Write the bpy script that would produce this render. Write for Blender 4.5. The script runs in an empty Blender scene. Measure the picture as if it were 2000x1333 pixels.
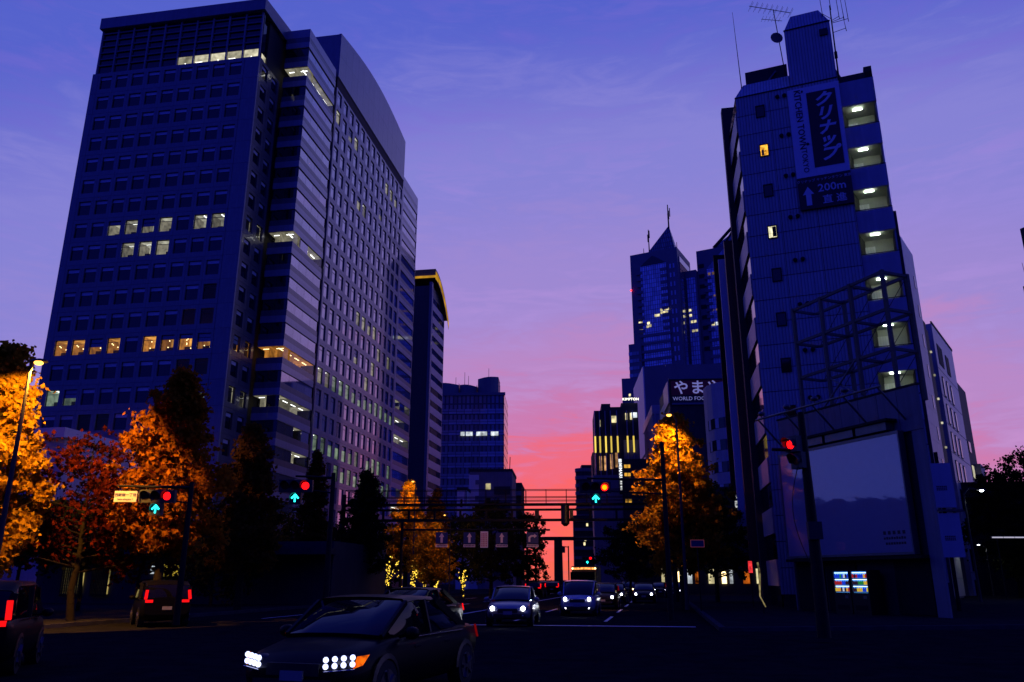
import bpy, math, random
import numpy as np
from mathutils import Vector, Matrix

R = math.radians
scene = bpy.context.scene
rng = random.Random(7)

# ------------------------------------------------------------------ camera
CZ = 1.7
PITCH = R(16.7)
FPX = 1555.0                                   # focal length in photo pixels (2000 wide)
cam_d = bpy.data.cameras.new('camera')
cam_d.sensor_width = 36.0
cam_d.lens = FPX / 2000.0 * 36.0
cam_d.clip_start = 0.1
cam_d.clip_end = 6000.0
cam = bpy.data.objects.new('camera', cam_d)
scene.collection.objects.link(cam)
cam.location = (0, 0, CZ)
cam.rotation_euler = (R(90) + PITCH, 0, 0)
scene.camera = cam

# ------------------------------------------------------------------ dusk sky
world = bpy.data.worlds.new('World')
scene.world = world
world.use_nodes = True
wn, wl = world.node_tree.nodes, world.node_tree.links
wn.clear()
SUN_AZ = R(10.0)                                # sunset lies just right of straight ahead


def lin(c):
    return tuple(((x / 255.0) / 12.92 if x / 255.0 <= 0.04045 else ((x / 255.0 + 0.055) / 1.055) ** 2.4) for x in c)


def wnode(t, **kw):
    n = wn.new(t)
    for k, v in kw.items():
        setattr(n, k, v)
    return n


def wmath(op, a, b=None):
    n = wn.new('ShaderNodeMath')
    n.operation = op
    for i, s in enumerate((a, b)):
        if s is None:
            continue
        if isinstance(s, (int, float)):
            n.inputs[i].default_value = s
        else:
            wl.new(s, n.inputs[i])
    return n.outputs[0]


tc = wnode('ShaderNodeTexCoord')
nrm = wnode('ShaderNodeVectorMath', operation='NORMALIZE')
wl.new(tc.outputs['Generated'], nrm.inputs[0])
sep = wnode('ShaderNodeSeparateXYZ')
wl.new(nrm.outputs[0], sep.inputs[0])
elev = wmath('MULTIPLY', wmath('ARCSINE', sep.outputs[2]), 180 / math.pi)
az = wmath('MULTIPLY', wmath('ABSOLUTE', wmath('SUBTRACT', wmath('ARCTAN2', sep.outputs[0], sep.outputs[1]), SUN_AZ)), 180 / math.pi)
# streaky high cloud: flattened noise on the sky dome
mp = wnode('ShaderNodeMapping')
mp.inputs['Scale'].default_value = (2.2, 2.2, 11.0)
mp.inputs['Rotation'].default_value = (R(9), R(14), R(0))
wl.new(nrm.outputs[0], mp.inputs[0])
nz = wnode('ShaderNodeTexNoise')
nz.inputs['Scale'].default_value = 1.7
nz.inputs['Detail'].default_value = 7
nz.inputs['Roughness'].default_value = 0.58
nz.inputs['Distortion'].default_value = 0.7
wl.new(mp.outputs[0], nz.inputs['Vector'])
cl = wmath('SUBTRACT', nz.outputs['Fac'], 0.5)
# distance from the afterglow, in degrees, pushed about by the cloud streaks
d2 = wmath('ADD', wmath('POWER', wmath('MAXIMUM', elev, 0.0), 2.0), wmath('POWER', wmath('MULTIPLY', az, 0.50), 2.0))
nzb = wnode('ShaderNodeTexNoise')
nzb.inputs['Scale'].default_value = 4.6
nzb.inputs['Detail'].default_value = 8
nzb.inputs['Roughness'].default_value = 0.62
nzb.inputs['Distortion'].default_value = 1.6
wl.new(mp.outputs[0], nzb.inputs['Vector'])
cl = wmath('ADD', cl, wmath('MULTIPLY', wmath('SUBTRACT', nzb.outputs['Fac'], 0.5), 0.55))
dist = wmath('ADD', wmath('SQRT', d2), wmath('MULTIPLY', cl, 12.0))
fac = wmath('DIVIDE', dist, 110.0)
ramp = wnode('ShaderNodeValToRGB')
ramp.color_ramp.interpolation = 'EASE'
SKY = [(0.0, (196, 98, 116)), (2.6, (250, 106, 88)), (5.4, (253, 96, 98)), (8.4, (238, 102, 126)), (11.5, (202, 120, 176)),
       (15.5, (182, 134, 198)), (21.0, (156, 135, 209)), (29.0, (133, 129, 212)), (40.0, (84, 97, 203)), (52.0, (36, 52, 184)),
       (72.0, (20, 30, 168)), (110.0, (14, 22, 158))]
els = ramp.color_ramp.elements
while len(els) < len(SKY):
    els.new(0.5)
for e, (d, c) in zip(els, SKY):
    e.position = d / 110.0
    e.color = lin(c) + (1,)
wl.new(fac, ramp.inputs[0])
# paler cloud streaks over the ramp
brt = wnode('ShaderNodeMix', data_type='RGBA', blend_type='ADD')
brt.inputs[7].default_value = (0.20, 0.06, 0.075, 1)
cfac = wmath('MULTIPLY', wmath('MAXIMUM', cl, 0.0), wmath('MAXIMUM', wmath('SUBTRACT', 1.0, wmath('DIVIDE', dist, 72.0)), 0.0))
wl.new(wmath('MULTIPLY', cfac, 2.6), brt.inputs[0])
wl.new(ramp.outputs[0], brt.inputs[6])
bg = wnode('ShaderNodeBackground')
bg.inputs[1].default_value = 1.0
wl.new(brt.outputs[2], bg.inputs[0])
nish = wnode('ShaderNodeTexSky')
nish.sky_type = 'NISHITA'
nish.sun_disc = False
nish.sun_elevation = R(-3.0)
nish.sun_rotation = SUN_AZ
bg2 = wnode('ShaderNodeBackground')
bg2.inputs[1].default_value = 0.05
wl.new(nish.outputs[0], bg2.inputs[0])
adds = wnode('ShaderNodeAddShader')
wl.new(bg.outputs[0], adds.inputs[0])
wl.new(bg2.outputs[0], adds.inputs[1])
wo = wnode('ShaderNodeOutputWorld')
wl.new(adds.outputs[0], wo.inputs[0])

# the sun is already down: only a faint broad afterglow
sun_d = bpy.data.lights.new('sun', 'SUN')
sun_d.energy = 0.03
sun_d.angle = R(20)
sun_d.color = (1.0, 0.45, 0.5)
sun = bpy.data.objects.new('sun', sun_d)
scene.collection.objects.link(sun)
sun.rotation_euler = (R(-86), 0, -SUN_AZ)
sun.location = (0, 300, 40)

scene.view_settings.view_transform = 'Standard'
scene.view_settings.look = 'None'
scene.view_settings.exposure = 0.0
scene.view_settings.gamma = 1.0
scene.render.engine = 'CYCLES'
scene.cycles.use_denoising = True
scene.cycles.max_bounces = 6
scene.cycles.diffuse_bounces = 2
scene.cycles.glossy_bounces = 3
scene.cycles.transmission_bounces = 4
scene.cycles.transparent_max_bounces = 8
scene.cycles.sample_clamp_indirect = 4.0
scene.cycles.caustics_reflective = False
scene.cycles.caustics_refractive = False

# ------------------------------------------------------------------ helpers
SP, CP = math.sin(PITCH), math.cos(PITCH)


def ray(u, v):
    cx, cy = (u - 1000.0) / FPX, (666.5 - v) / FPX
    return cx, CP - cy * SP, SP + cy * CP


def at(u, v, Y):
    """world point seen at photo pixel (u, v) at depth Y"""
    x, f, z = ray(u, v)
    return Vector((x / f * Y, Y, CZ + z / f * Y))


col = scene.collection


class MB:
    """collects faces, builds ONE mesh"""
    def __init__(self):
        self.v, self.f, self.m, self.s = [], [], [], []

    def add(self, vs, fs, m=0, smooth=False):
        b = len(self.v)
        self.v.extend([tuple(p) for p in vs])
        for f in fs:
            self.f.append(tuple(i + b for i in f))
            self.m.append(m)
            self.s.append(smooth)
        return self

    def box(self, x0, x1, y0, y1, z0, z1, m=0):
        vs = [(x0, y0, z0), (x1, y0, z0), (x1, y1, z0), (x0, y1, z0), (x0, y0, z1), (x1, y0, z1), (x1, y1, z1), (x0, y1, z1)]
        return self.add(vs, [(0, 3, 2, 1), (4, 5, 6, 7), (0, 1, 5, 4), (1, 2, 6, 5), (2, 3, 7, 6), (3, 0, 4, 7)], m)

    def quad(self, a, b, c, d, m=0):
        return self.add([a, b, c, d], [(0, 1, 2, 3)], m)

    def prism(self, poly, z0, z1, m=0, m_top=None):
        n = len(poly)
        z0s = z0 if hasattr(z0, '__len__') else [z0] * n
        z1s = z1 if hasattr(z1, '__len__') else [z1] * n
        vs = [(p[0], p[1], z) for p, z in zip(poly, z0s)] + [(p[0], p[1], z) for p, z in zip(poly, z1s)]
        self.add(vs, [(i, (i + 1) % n, n + (i + 1) % n, n + i) for i in range(n)] + [tuple(range(n - 1, -1, -1))], m)
        self.add(vs[n:], [tuple(range(n))], m if m_top is None else m_top)
        return self

    def tube(self, p0, p1, r0, r1=None, n=8, m=0, cap=True):
        r1 = r0 if r1 is None else r1
        p0, p1 = Vector(p0), Vector(p1)
        d = (p1 - p0)
        if d.length < 1e-6:
            return self
        d.normalize()
        a = d.orthogonal().normalized()
        b = d.cross(a)
        vs = []
        for p, r in ((p0, r0), (p1, r1)):
            for i in range(n):
                t = 2 * math.pi * i / n
                vs.append(p + a * (r * math.cos(t)) + b * (r * math.sin(t)))
        self.add(vs, [(i, (i + 1) % n, n + (i + 1) % n, n + i) for i in range(n)], m, True)
        if cap:
            self.add(vs, [tuple(range(n - 1, -1, -1)), tuple(range(n, 2 * n))], m)
        return self

    def path(self, pts, rs, n=6, m=0):
        for i in range(len(pts) - 1):
            self.tube(pts[i], pts[i + 1], rs[i], rs[i + 1], n, m)
        return self

    def beam(self, p0, p1, w, h, m=0):
        """square bar between two points"""
        p0, p1 = Vector(p0), Vector(p1)
        d = (p1 - p0).normalized()
        up = Vector((0, 0, 1)) if abs(d.z) < 0.95 else Vector((0, 1, 0))
        a = d.cross(up).normalized() * (w / 2)
        b = a.cross(d).normalized() * (h / 2)
        vs = []
        for p in (p0, p1):
            vs += [p - a - b, p + a - b, p + a + b, p - a + b]
        return self.add(vs, [(0, 1, 2, 3), (7, 6, 5, 4), (0, 4, 5, 1), (1, 5, 6, 2), (2, 6, 7, 3), (3, 7, 4, 0)], m)

    def ring(self, w, h, ow, oh, oz, d, m=0):
        """panel of w x h centred at the origin in x/z, front at y=0, with an opening ow x oh raised by oz"""
        X, Z, a = w / 2, h / 2, ow / 2
        b0, b1 = oz - oh / 2, oz + oh / 2
        fo = [(-X, 0, -Z), (X, 0, -Z), (X, 0, Z), (-X, 0, Z)]
        fi = [(-a, 0, b0), (a, 0, b0), (a, 0, b1), (-a, 0, b1)]
        bo = [(x, d, z) for x, _, z in fo]
        bi = [(x, d, z) for x, _, z in fi]
        fs = []
        for i in range(4):
            j = (i + 1) % 4
            fs += [(i, j, 4 + j, 4 + i), (4 + i, 4 + j, 12 + j, 12 + i), (j, i, 8 + i, 8 + j)]
        return self.add(fo + fi + bo + bi, fs, m)

    def ball(self, c, r, m=0, nu=10, nv=6, sz=1.0):
        vs, fs = [], []
        for j in range(nv + 1):
            t = math.pi * j / nv
            for i in range(nu):
                p = 2 * math.pi * i / nu
                vs.append((c[0] + r * math.sin(t) * math.cos(p), c[1] + r * math.sin(t) * math.sin(p), c[2] + r * sz * math.cos(t)))
        for j in range(nv):
            for i in range(nu):
                fs.append((j * nu + i, (j + 1) * nu + i, (j + 1) * nu + (i + 1) % nu, j * nu + (i + 1) % nu))
        return self.add(vs, fs, m, True)

    def mesh(self, name, mats):
        me = bpy.data.meshes.new(name)
        me.from_pydata(self.v, [], self.f)
        for mt in (mats if isinstance(mats, (list, tuple)) else [mats]):
            me.materials.append(mt)
        me.polygons.foreach_set('material_index', self.m)
        me.polygons.foreach_set('use_smooth', self.s)
        me.update()
        return me

    def obj(self, name, mats, parent=None, loc=(0, 0, 0), rz=0.0):
        return inst(name, self.mesh(name, mats), parent, loc, rz)


def inst(name, mesh, parent=None, loc=(0, 0, 0), rz=0.0):
    o = bpy.data.objects.new(name, mesh)
    col.objects.link(o)
    o.location = loc
    o.rotation_euler = (0, 0, rz)
    if parent is not None:
        o.parent = parent
    return o


def thing(name, label, cat, loc=(0, 0, 0), rz=0.0, group=None):
    o = bpy.data.objects.new(name, None)
    col.objects.link(o)
    o.empty_display_size = 0.3
    o.location = loc
    o.rotation_euler = (0, 0, rz)
    return tag(o, label, cat, group)


def tag(o, label, cat, group=None):
    o['label'] = label
    o['category'] = cat
    if group:
        o['group'] = group
    return o


def kind(o, k):
    o['kind'] = k
    return o


_txt = {}


def text_mesh(s, size, mat, extrude=0.01, shear=0.0, bold=0.0, spacing=1.0):
    key = (s, size, mat.name, extrude, shear, bold, spacing)
    if key in _txt:
        return _txt[key]
    cu = bpy.data.curves.new('lettering', 'FONT')
    cu.body = s
    cu.size = size
    cu.extrude = extrude
    cu.shear = shear
    cu.offset = bold
    cu.space_character = spacing
    cu.align_x = 'CENTER'
    cu.align_y = 'CENTER'
    cu.resolution_u = 2
    o = bpy.data.objects.new('lettering', cu)
    col.objects.link(o)
    dg = bpy.context.evaluated_depsgraph_get()
    me = bpy.data.meshes.new_from_object(o.evaluated_get(dg))
    bpy.data.objects.remove(o)
    # stand the text up: text x -> x, text y -> z, facing -y
    me.transform(Matrix.Rotation(R(90), 4, 'X'))
    me.materials.clear()
    me.materials.append(mat)
    me.name = 'lettering'
    _txt[key] = me
    return me


# ------------------------------------------------------------------ materials
def mat(name, color, rough=0.6, metal=0.0, spec=0.5, vary=0.0, scale=3.0, bump=0.0, bscale=None, emit=None, estr=0.0, coat=0.0,
        streak=0.0, coord='Object'):
    m = bpy.data.materials.new(name)
    m.use_nodes = True
    nt = m.node_tree
    b = nt.nodes['Principled BSDF']
    b.inputs['Base Color'].default_value = tuple(color) + (1,)
    b.inputs['Roughness'].default_value = rough
    b.inputs['Metallic'].default_value = metal
    b.inputs['Specular IOR Level'].default_value = spec
    if coat:
        b.inputs['Coat Weight'].default_value = coat
        b.inputs['Coat Roughness'].default_value = 0.04
    if emit:
        b.inputs['Emission Color'].default_value = tuple(emit) + (1,)
        b.inputs['Emission Strength'].default_value = estr
    if vary or bump or streak:
        t = nt.nodes.new('ShaderNodeTexCoord')
        n = nt.nodes.new('ShaderNodeTexNoise')
        n.inputs['Scale'].default_value = scale
        n.inputs['Detail'].default_value = 5
        n.inputs['Roughness'].default_value = 0.6
        vec = t.outputs[coord]
        nt.links.new(vec, n.inputs['Vector'])
        if vary:
            oi = nt.nodes.new('ShaderNodeObjectInfo')
            mr = nt.nodes.new('ShaderNodeMapRange')
            mr.inputs[1].default_value = 0.25
            mr.inputs[2].default_value = 0.75
            mr.inputs[3].default_value = 1 - vary
            mr.inputs[4].default_value = 1 + vary
            nt.links.new(n.outputs['Fac'], mr.inputs[0])
            orr = nt.nodes.new('ShaderNodeMapRange')
            orr.inputs[3].default_value = 1 - vary * 0.6
            orr.inputs[4].default_value = 1 + vary * 0.6
            nt.links.new(oi.outputs['Random'], orr.inputs[0])
            mu = nt.nodes.new('ShaderNodeMath')
            mu.operation = 'MULTIPLY'
            nt.links.new(mr.outputs[0], mu.inputs[0])
            nt.links.new(orr.outputs[0], mu.inputs[1])
            fin = mu.outputs[0]
            if streak:
                mpn = nt.nodes.new('ShaderNodeMapping')
                mpn.inputs['Scale'].default_value = (2.5, 2.5, 0.12)
                nt.links.new(vec, mpn.inputs[0])
                n3 = nt.nodes.new('ShaderNodeTexNoise')
                n3.inputs['Scale'].default_value = 1.6
                n3.inputs['Detail'].default_value = 4
                nt.links.new(mpn.outputs[0], n3.inputs['Vector'])
                m3 = nt.nodes.new('ShaderNodeMapRange')
                m3.inputs[1].default_value = 0.3
                m3.inputs[2].default_value = 0.7
                m3.inputs[3].default_value = 1 - streak
                m3.inputs[4].default_value = 1.0
                nt.links.new(n3.outputs['Fac'], m3.inputs[0])
                m4 = nt.nodes.new('ShaderNodeMath')
                m4.operation = 'MULTIPLY'
                nt.links.new(fin, m4.inputs[0])
                nt.links.new(m3.outputs[0], m4.inputs[1])
                fin = m4.outputs[0]
            vm = nt.nodes.new('ShaderNodeVectorMath')
            vm.operation = 'SCALE'
            vm.inputs[0].default_value = tuple(color)
            nt.links.new(fin, vm.inputs['Scale'])
            nt.links.new(vm.outputs[0], b.inputs['Base Color'])
        if bump:
            n2 = n
            if bscale:
                n2 = nt.nodes.new('ShaderNodeTexNoise')
                n2.inputs['Scale'].default_value = bscale
                n2.inputs['Detail'].default_value = 3
                nt.links.new(vec, n2.inputs['Vector'])
            bp = nt.nodes.new('ShaderNodeBump')
            bp.inputs['Strength'].default_value = bump
            bp.inputs['Distance'].default_value = 0.05
            nt.links.new(n2.outputs['Fac'], bp.inputs['Height'])
            nt.links.new(bp.outputs[0], b.inputs['Normal'])
    return m


def dmat(name, color, vary=0.2, scale=1.0):
    """plain matt surface without any sheen"""
    m = bpy.data.materials.new(name)
    m.use_nodes = True
    nt = m.node_tree
    nt.nodes.remove(nt.nodes['Principled BSDF'])
    d = nt.nodes.new('ShaderNodeBsdfDiffuse')
    t = nt.nodes.new('ShaderNodeTexCoord')
    n = nt.nodes.new('ShaderNodeTexNoise')
    n.inputs['Scale'].default_value = scale
    n.inputs['Detail'].default_value = 8
    n.inputs['Roughness'].default_value = 0.7
    nt.links.new(t.outputs['Object'], n.inputs['Vector'])
    mr = nt.nodes.new('ShaderNodeMapRange')
    mr.inputs[1].default_value = 0.3
    mr.inputs[2].default_value = 0.7
    mr.inputs[3].default_value = 1 - vary
    mr.inputs[4].default_value = 1 + vary
    nt.links.new(n.outputs['Fac'], mr.inputs[0])
    vm = nt.nodes.new('ShaderNodeVectorMath')
    vm.operation = 'SCALE'
    vm.inputs[0].default_value = tuple(color)
    nt.links.new(mr.outputs[0], vm.inputs['Scale'])
    nt.links.new(vm.outputs[0], d.inputs[0])
    nt.links.new(d.outputs[0], nt.nodes['Material Output'].inputs[0])
    return m


def emat(name, color, strength, vary=0.0, noise=0.0, nscale=1.5):
    """a surface that gives off light (lamp, lit room, sign)"""
    m = bpy.data.materials.new(name)
    m.use_nodes = True
    nt = m.node_tree
    nt.nodes.remove(nt.nodes['Principled BSDF'])
    e = nt.nodes.new('ShaderNodeEmission')
    e.inputs[0].default_value = tuple(color) + (1,)
    e.inputs[1].default_value = strength
    nt.links.new(e.outputs[0], nt.nodes['Material Output'].inputs[0])
    s = None
    if vary:
        oi = nt.nodes.new('ShaderNodeObjectInfo')
        mr = nt.nodes.new('ShaderNodeMapRange')
        mr.inputs[3].default_value = strength * (1 - vary)
        mr.inputs[4].default_value = strength * (1 + vary)
        nt.links.new(oi.outputs['Random'], mr.inputs[0])
        s = mr.outputs[0]
    if noise:
        t = nt.nodes.new('ShaderNodeTexCoord')
        oi = nt.nodes.new('ShaderNodeObjectInfo')
        ad = nt.nodes.new('ShaderNodeVectorMath')
        ad.operation = 'ADD'
        nt.links.new(t.outputs['Object'], ad.inputs[0])
        nt.links.new(oi.outputs['Location'], ad.inputs[1])
        n = nt.nodes.new('ShaderNodeTexNoise')
        n.inputs['Scale'].default_value = nscale
        n.inputs['Detail'].default_value = 3
        nt.links.new(ad.outputs[0], n.inputs['Vector'])
        m2 = nt.nodes.new('ShaderNodeMapRange')
        m2.inputs[1].default_value = 0.3
        m2.inputs[2].default_value = 0.7
        m2.inputs[3].default_value = 1 - noise
        m2.inputs[4].default_value = 1 + noise
        nt.links.new(n.outputs['Fac'], m2.inputs[0])
        mu = nt.nodes.new('ShaderNodeMath')
        mu.operation = 'MULTIPLY'
        nt.links.new(m2.outputs[0], mu.inputs[0])
        if s is None:
            mu.inputs[1].default_value = strength
        else:
            nt.links.new(s, mu.inputs[1])
        s = mu.outputs[0]
    if s is not None:
        nt.links.new(s, e.inputs[1])
    return m


def glassmat(name, tint=(0.9, 0.95, 1.0), refl=0.12):
    """thin clear pane: mostly see-through, with a mirror sheen"""
    m = bpy.data.materials.new(name)
    m.use_nodes = True
    nt = m.node_tree
    nt.nodes.remove(nt.nodes['Principled BSDF'])
    tr = nt.nodes.new('ShaderNodeBsdfTransparent')
    tr.inputs[0].default_value = tuple(tint) + (1,)
    gl = nt.nodes.new('ShaderNodeBsdfGlossy')
    gl.inputs['Roughness'].default_value = 0.03
    fr = nt.nodes.new('ShaderNodeFresnel')
    fr.inputs[0].default_value = 1.5
    mx = nt.nodes.new('ShaderNodeMixShader')
    nt.links.new(fr.outputs[0], mx.inputs[0])
    nt.links.new(tr.outputs[0], mx.inputs[1])
    nt.links.new(gl.outputs[0], mx.inputs[2])
    nt.links.new(mx.outputs[0], nt.nodes['Material Output'].inputs[0])
    return m


M = {}
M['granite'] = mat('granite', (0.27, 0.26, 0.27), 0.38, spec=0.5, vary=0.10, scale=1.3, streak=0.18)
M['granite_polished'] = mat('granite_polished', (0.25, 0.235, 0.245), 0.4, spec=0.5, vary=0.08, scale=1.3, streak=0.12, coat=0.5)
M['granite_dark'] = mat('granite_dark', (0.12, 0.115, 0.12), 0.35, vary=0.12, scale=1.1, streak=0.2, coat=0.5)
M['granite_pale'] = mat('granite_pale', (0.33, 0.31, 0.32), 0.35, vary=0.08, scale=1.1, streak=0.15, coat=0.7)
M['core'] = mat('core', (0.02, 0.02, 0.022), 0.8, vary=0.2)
M['alu'] = mat('alu', (0.06, 0.06, 0.065), 0.35, metal=0.6, vary=0.1)
M['steel'] = mat('steel', (0.16, 0.17, 0.18), 0.45, metal=0.7, vary=0.2, scale=4)
M['steel_dark'] = mat('steel_dark', (0.016, 0.016, 0.018), 0.6, spec=0.12, vary=0.25, scale=4)
M['dark_glass'] = mat('dark_glass', (0.010, 0.011, 0.014), 0.04, spec=0.75, vary=0.3)
M['coated_glass'] = mat('coated_glass', (0.42, 0.42, 0.46), 0.035, metal=0.85, spec=0.6, vary=0.2)
M['blind'] = mat('blind', (0.62, 0.62, 0.64), 0.45, spec=0.4, vary=0.25, coat=0.6)
M['glass'] = glassmat('glass')
M['room_white'] = emat('room_white', (1.0, 0.93, 0.66), 0.42, vary=0.55, noise=0.55, nscale=0.9)
M['room_orange'] = emat('room_orange', (1.0, 0.42, 0.07), 0.62, vary=0.5, noise=0.6, nscale=0.8)
M['room_green'] = emat('room_green', (0.72, 0.9, 0.62), 0.42, vary=0.5, noise=0.5, nscale=0.9)
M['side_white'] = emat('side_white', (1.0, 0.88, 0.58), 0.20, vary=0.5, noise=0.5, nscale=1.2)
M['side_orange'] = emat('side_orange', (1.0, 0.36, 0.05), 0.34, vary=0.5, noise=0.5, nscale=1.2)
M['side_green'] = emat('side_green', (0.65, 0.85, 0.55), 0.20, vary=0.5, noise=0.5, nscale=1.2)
M['furniture'] = mat('furniture', (0.05, 0.045, 0.04), 0.7, vary=0.3)
M['tube_light'] = emat('tube_light', (1.0, 0.97, 0.88), 3.2)
M['bulb_warm'] = emat('bulb_warm', (1.0, 0.7, 0.3), 3.5)
M['white_paint'] = mat('white_paint', (0.72, 0.72, 0.74), 0.5, vary=0.06, scale=0.8, streak=0.12)
M['pale_wall'] = mat('pale_wall', (0.58, 0.55, 0.56), 0.55, vary=0.08, scale=0.7, streak=0.18)
M['grey_wall'] = mat('grey_wall', (0.24, 0.24, 0.26), 0.6, vary=0.12, scale=0.7, streak=0.25)
M['dark_wall'] = mat('dark_wall', (0.045, 0.045, 0.05), 0.65, spec=0.25, vary=0.2, scale=0.8, streak=0.25)
M['black_plastic'] = mat('black_plastic', (0.012, 0.012, 0.013), 0.45, vary=0.2)
# ================================================================== setting: ground, roads, pavements
SD = Vector((0.176, 0.984, 0)).normalized()       # main street runs away from the camera, a little to the right
SN = Vector((SD.y, -SD.x, 0))                     # across the main street, to the right
QD = Vector((0.591, 0.807, 0)).normalized()       # side street at the right
QN = Vector((QD.y, -QD.x, 0))
YAW = math.atan2(SN.y, SN.x)


def street(s, a, z=0.0):
    """point s metres along the main street, a metres across it from its middle line"""
    p = Vector((-3.2, 40, 0)) + SD * (s - 40) + SN * a
    return Vector((p.x, p.y, z))


M['asphalt'] = dmat('asphalt', (0.017, 0.017, 0.018), 0.4, 1.3)
M['ground'] = dmat('ground', (0.018, 0.018, 0.017), 0.3, 0.2)
M['paving'] = dmat('paving', (0.030, 0.029, 0.028), 0.3, 1.0)
M['kerb'] = dmat('kerb', (0.07, 0.07, 0.068), 0.3, 2.0)
M['road_paint'] = mat('road_paint', (0.55, 0.55, 0.53), 0.6, vary=0.3, scale=5, bump=0.2, bscale=60)

kind(MB().quad((-3000, -400, -0.03), (3000, -400, -0.03), (3000, 4000, -0.03), (-3000, 4000, -0.03)).obj('ground', M['ground']), 'structure')
b = MB()
pl = [(-90, -30, 0), (60, -30, 0), (60, 33, 0), (-90, 33, 0)]
b.quad(*pl)
kind(b.obj('road_crossing', M['asphalt']), 'structure')
b = MB()
b.quad(street(20, -11.7, 0.004), street(20, 11.7, 0.004), street(900, 11.7, 0.004), street(900, -11.7, 0.004))
kind(b.obj('road_main', M['asphalt']), 'structure')
b = MB()
o0 = Vector((27, 30, 0.008))
b.quad(o0 - QN * 2.5, o0 + QN * 8, o0 + QN * 8 + QD * 400, o0 - QN * 2.5 + QD * 400)
kind(b.obj('road_side', M['asphalt']), 'structure')

# raised pavements with kerbs
def pavement(name, poly, kerb_edges):
    b = MB()
    b.prism(poly, -0.02, 0.13, 0)
    o = kind(b.obj(name, M['paving']), 'structure')
    kb = MB()
    for i in kerb_edges:
        p, q = Vector(poly[i]), Vector(poly[(i + 1) % len(poly)])
        p.z = q.z = 0.062
        kb.beam(p, q, 0.22, 0.16)
    kind(kb.obj('kerb', M['kerb'], o), 'stuff')
    return o


pavement('pavement_left', [tuple(street(26, -12, 0))[:2] + (0,), tuple(street(700, -12, 0))[:2] + (0,), tuple(street(700, -90, 0))[:2] + (0,), (-95, 40, 0), (-95, 33, 0)], [4, 0])
cornr = street(31, 12.2)
pavement('pavement_right', [tuple(cornr)[:2] + (0,), (24.5, 31.5, 0), tuple((Vector((24.5, 31.5, 0)) + QD * 300))[:2] + (0,), tuple(street(330, 40))[:2] + (0,), tuple(street(330, 12.2))[:2] + (0,)], [0, 1, 4])

# painted markings: lane lines and stop lines
b = MB()
for a in (-7.8, -3.9, 3.9, 7.8):
    s = 37.0
    while s < 170:
        b.quad(street(s, a - 0.075, 0.010), street(s, a + 0.075, 0.010), street(s + 5, a + 0.075, 0.010), street(s + 5, a - 0.075, 0.010))
        s += 10
b.quad(street(36, -0.1, 0.010), street(36, 0.1, 0.010), street(180, 0.1, 0.010), street(180, -0.1, 0.010))
b.quad(street(33.4, -0.2, 0.010), street(33.4, 11.4, 0.010), street(33.85, 11.4, 0.010), street(33.85, -0.2, 0.010))
kind(b.obj('road_marking', M['road_paint']), 'structure')

# ================================================================== left office tower
TW = thing('office_tower', 'huge dark granite office tower with gridded windows and curved parapet, filling the left', 'office building', (-73.3, 120, 0), R(-9.6))
FLOOR = 4.0
PITCHX = 3.03
Z0 = 84.4                                        # centre height of the top row of punched windows
FW, BX, BY = 31.2, 35.95, 8.1                   # front block width; outer corner of the striped bay
DEEP = 78.0


def zrow(k):
    return Z0 - FLOOR * k


core = MB()
core.box(0.45, FW - 0.45, 3.2, 60, 0, 96.5)
core.box(0.45, FW - 0.45, 0.45, 3.3, 0, zrow(17) - 2.0)
core.box(FW - 2.9, FW - 0.46, 0.46, 3.25, 0, 86.0)
core.box(0.46, 1.2, 0.46, 3.25, 0, 86.0)
core.box(20, BX - 3.2, BY + 3.2, DEEP - 0.3, 0, 98)
core.box(BX - 3.3, BX - 0.5, 21.2, 22.5, 0, 98)
core.obj('core_wall', M['core'], TW)

# --- precast panels and windows shared by the gridded faces
def win_meshes(w, h, tag_):
    fr = MB()
    t = 0.07
    fr.box(-w / 2, w / 2, 0, 0.12, -h / 2, -h / 2 + t).box(-w / 2, w / 2, 0, 0.12, h / 2 - t, h / 2)
    fr.box(-w / 2, -w / 2 + t, 0.003, 0.117, -h / 2 + t, h / 2 - t).box(w / 2 - t, w / 2, 0.003, 0.117, -h / 2 + t, h / 2 - t)
    fr.box(-w / 2 + t, w / 2 - t, 0.003, 0.11, h * 0.22, h * 0.22 + 0.06)
    fr.box(-w / 2 + 0.02, w / 2 - 0.02, -0.10, -0.002, -h / 2 - 0.12, -h / 2 + 0.02)
    frame = fr.mesh('window', M['alu'])
    p = MB().box(-w / 2 + t, w / 2 - t, 0.05, 0.07, -h / 2 + t, h * 0.22)
    pane = p.mesh('pane', M['dark_glass'])
    bl = MB().box(-w / 2 + t, w / 2 - t, 0.05, 0.07, h * 0.22 + 0.06, h / 2 - t).mesh('blind', M['blind'])
    bl2 = MB().box(-w / 2 + t, w / 2 - t, 0.052, 0.068, -h * 0.02, h / 2 - t).mesh('blind', M['blind'])
    clear = MB().quad((-w / 2 + t, 0.055, -h / 2 + t), (w / 2 - t, 0.055, -h / 2 + t), (w / 2 - t, 0.055, h / 2 - t), (-w / 2 + t, 0.055, h / 2 - t)).mesh('pane', M['glass'])
    pane_c = p.mesh('pane', M['coated_glass'])
    bl_c = MB().box(-w / 2 + t, w / 2 - t, 0.05, 0.07, h * 0.22 + 0.06, h / 2 - t).mesh('blind', M['coated_glass'])
    return dict(pane_c=pane_c, blind_c=bl_c, frame=frame, pane=pane, blind=bl, blind2=bl2, clear=clear)


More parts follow.
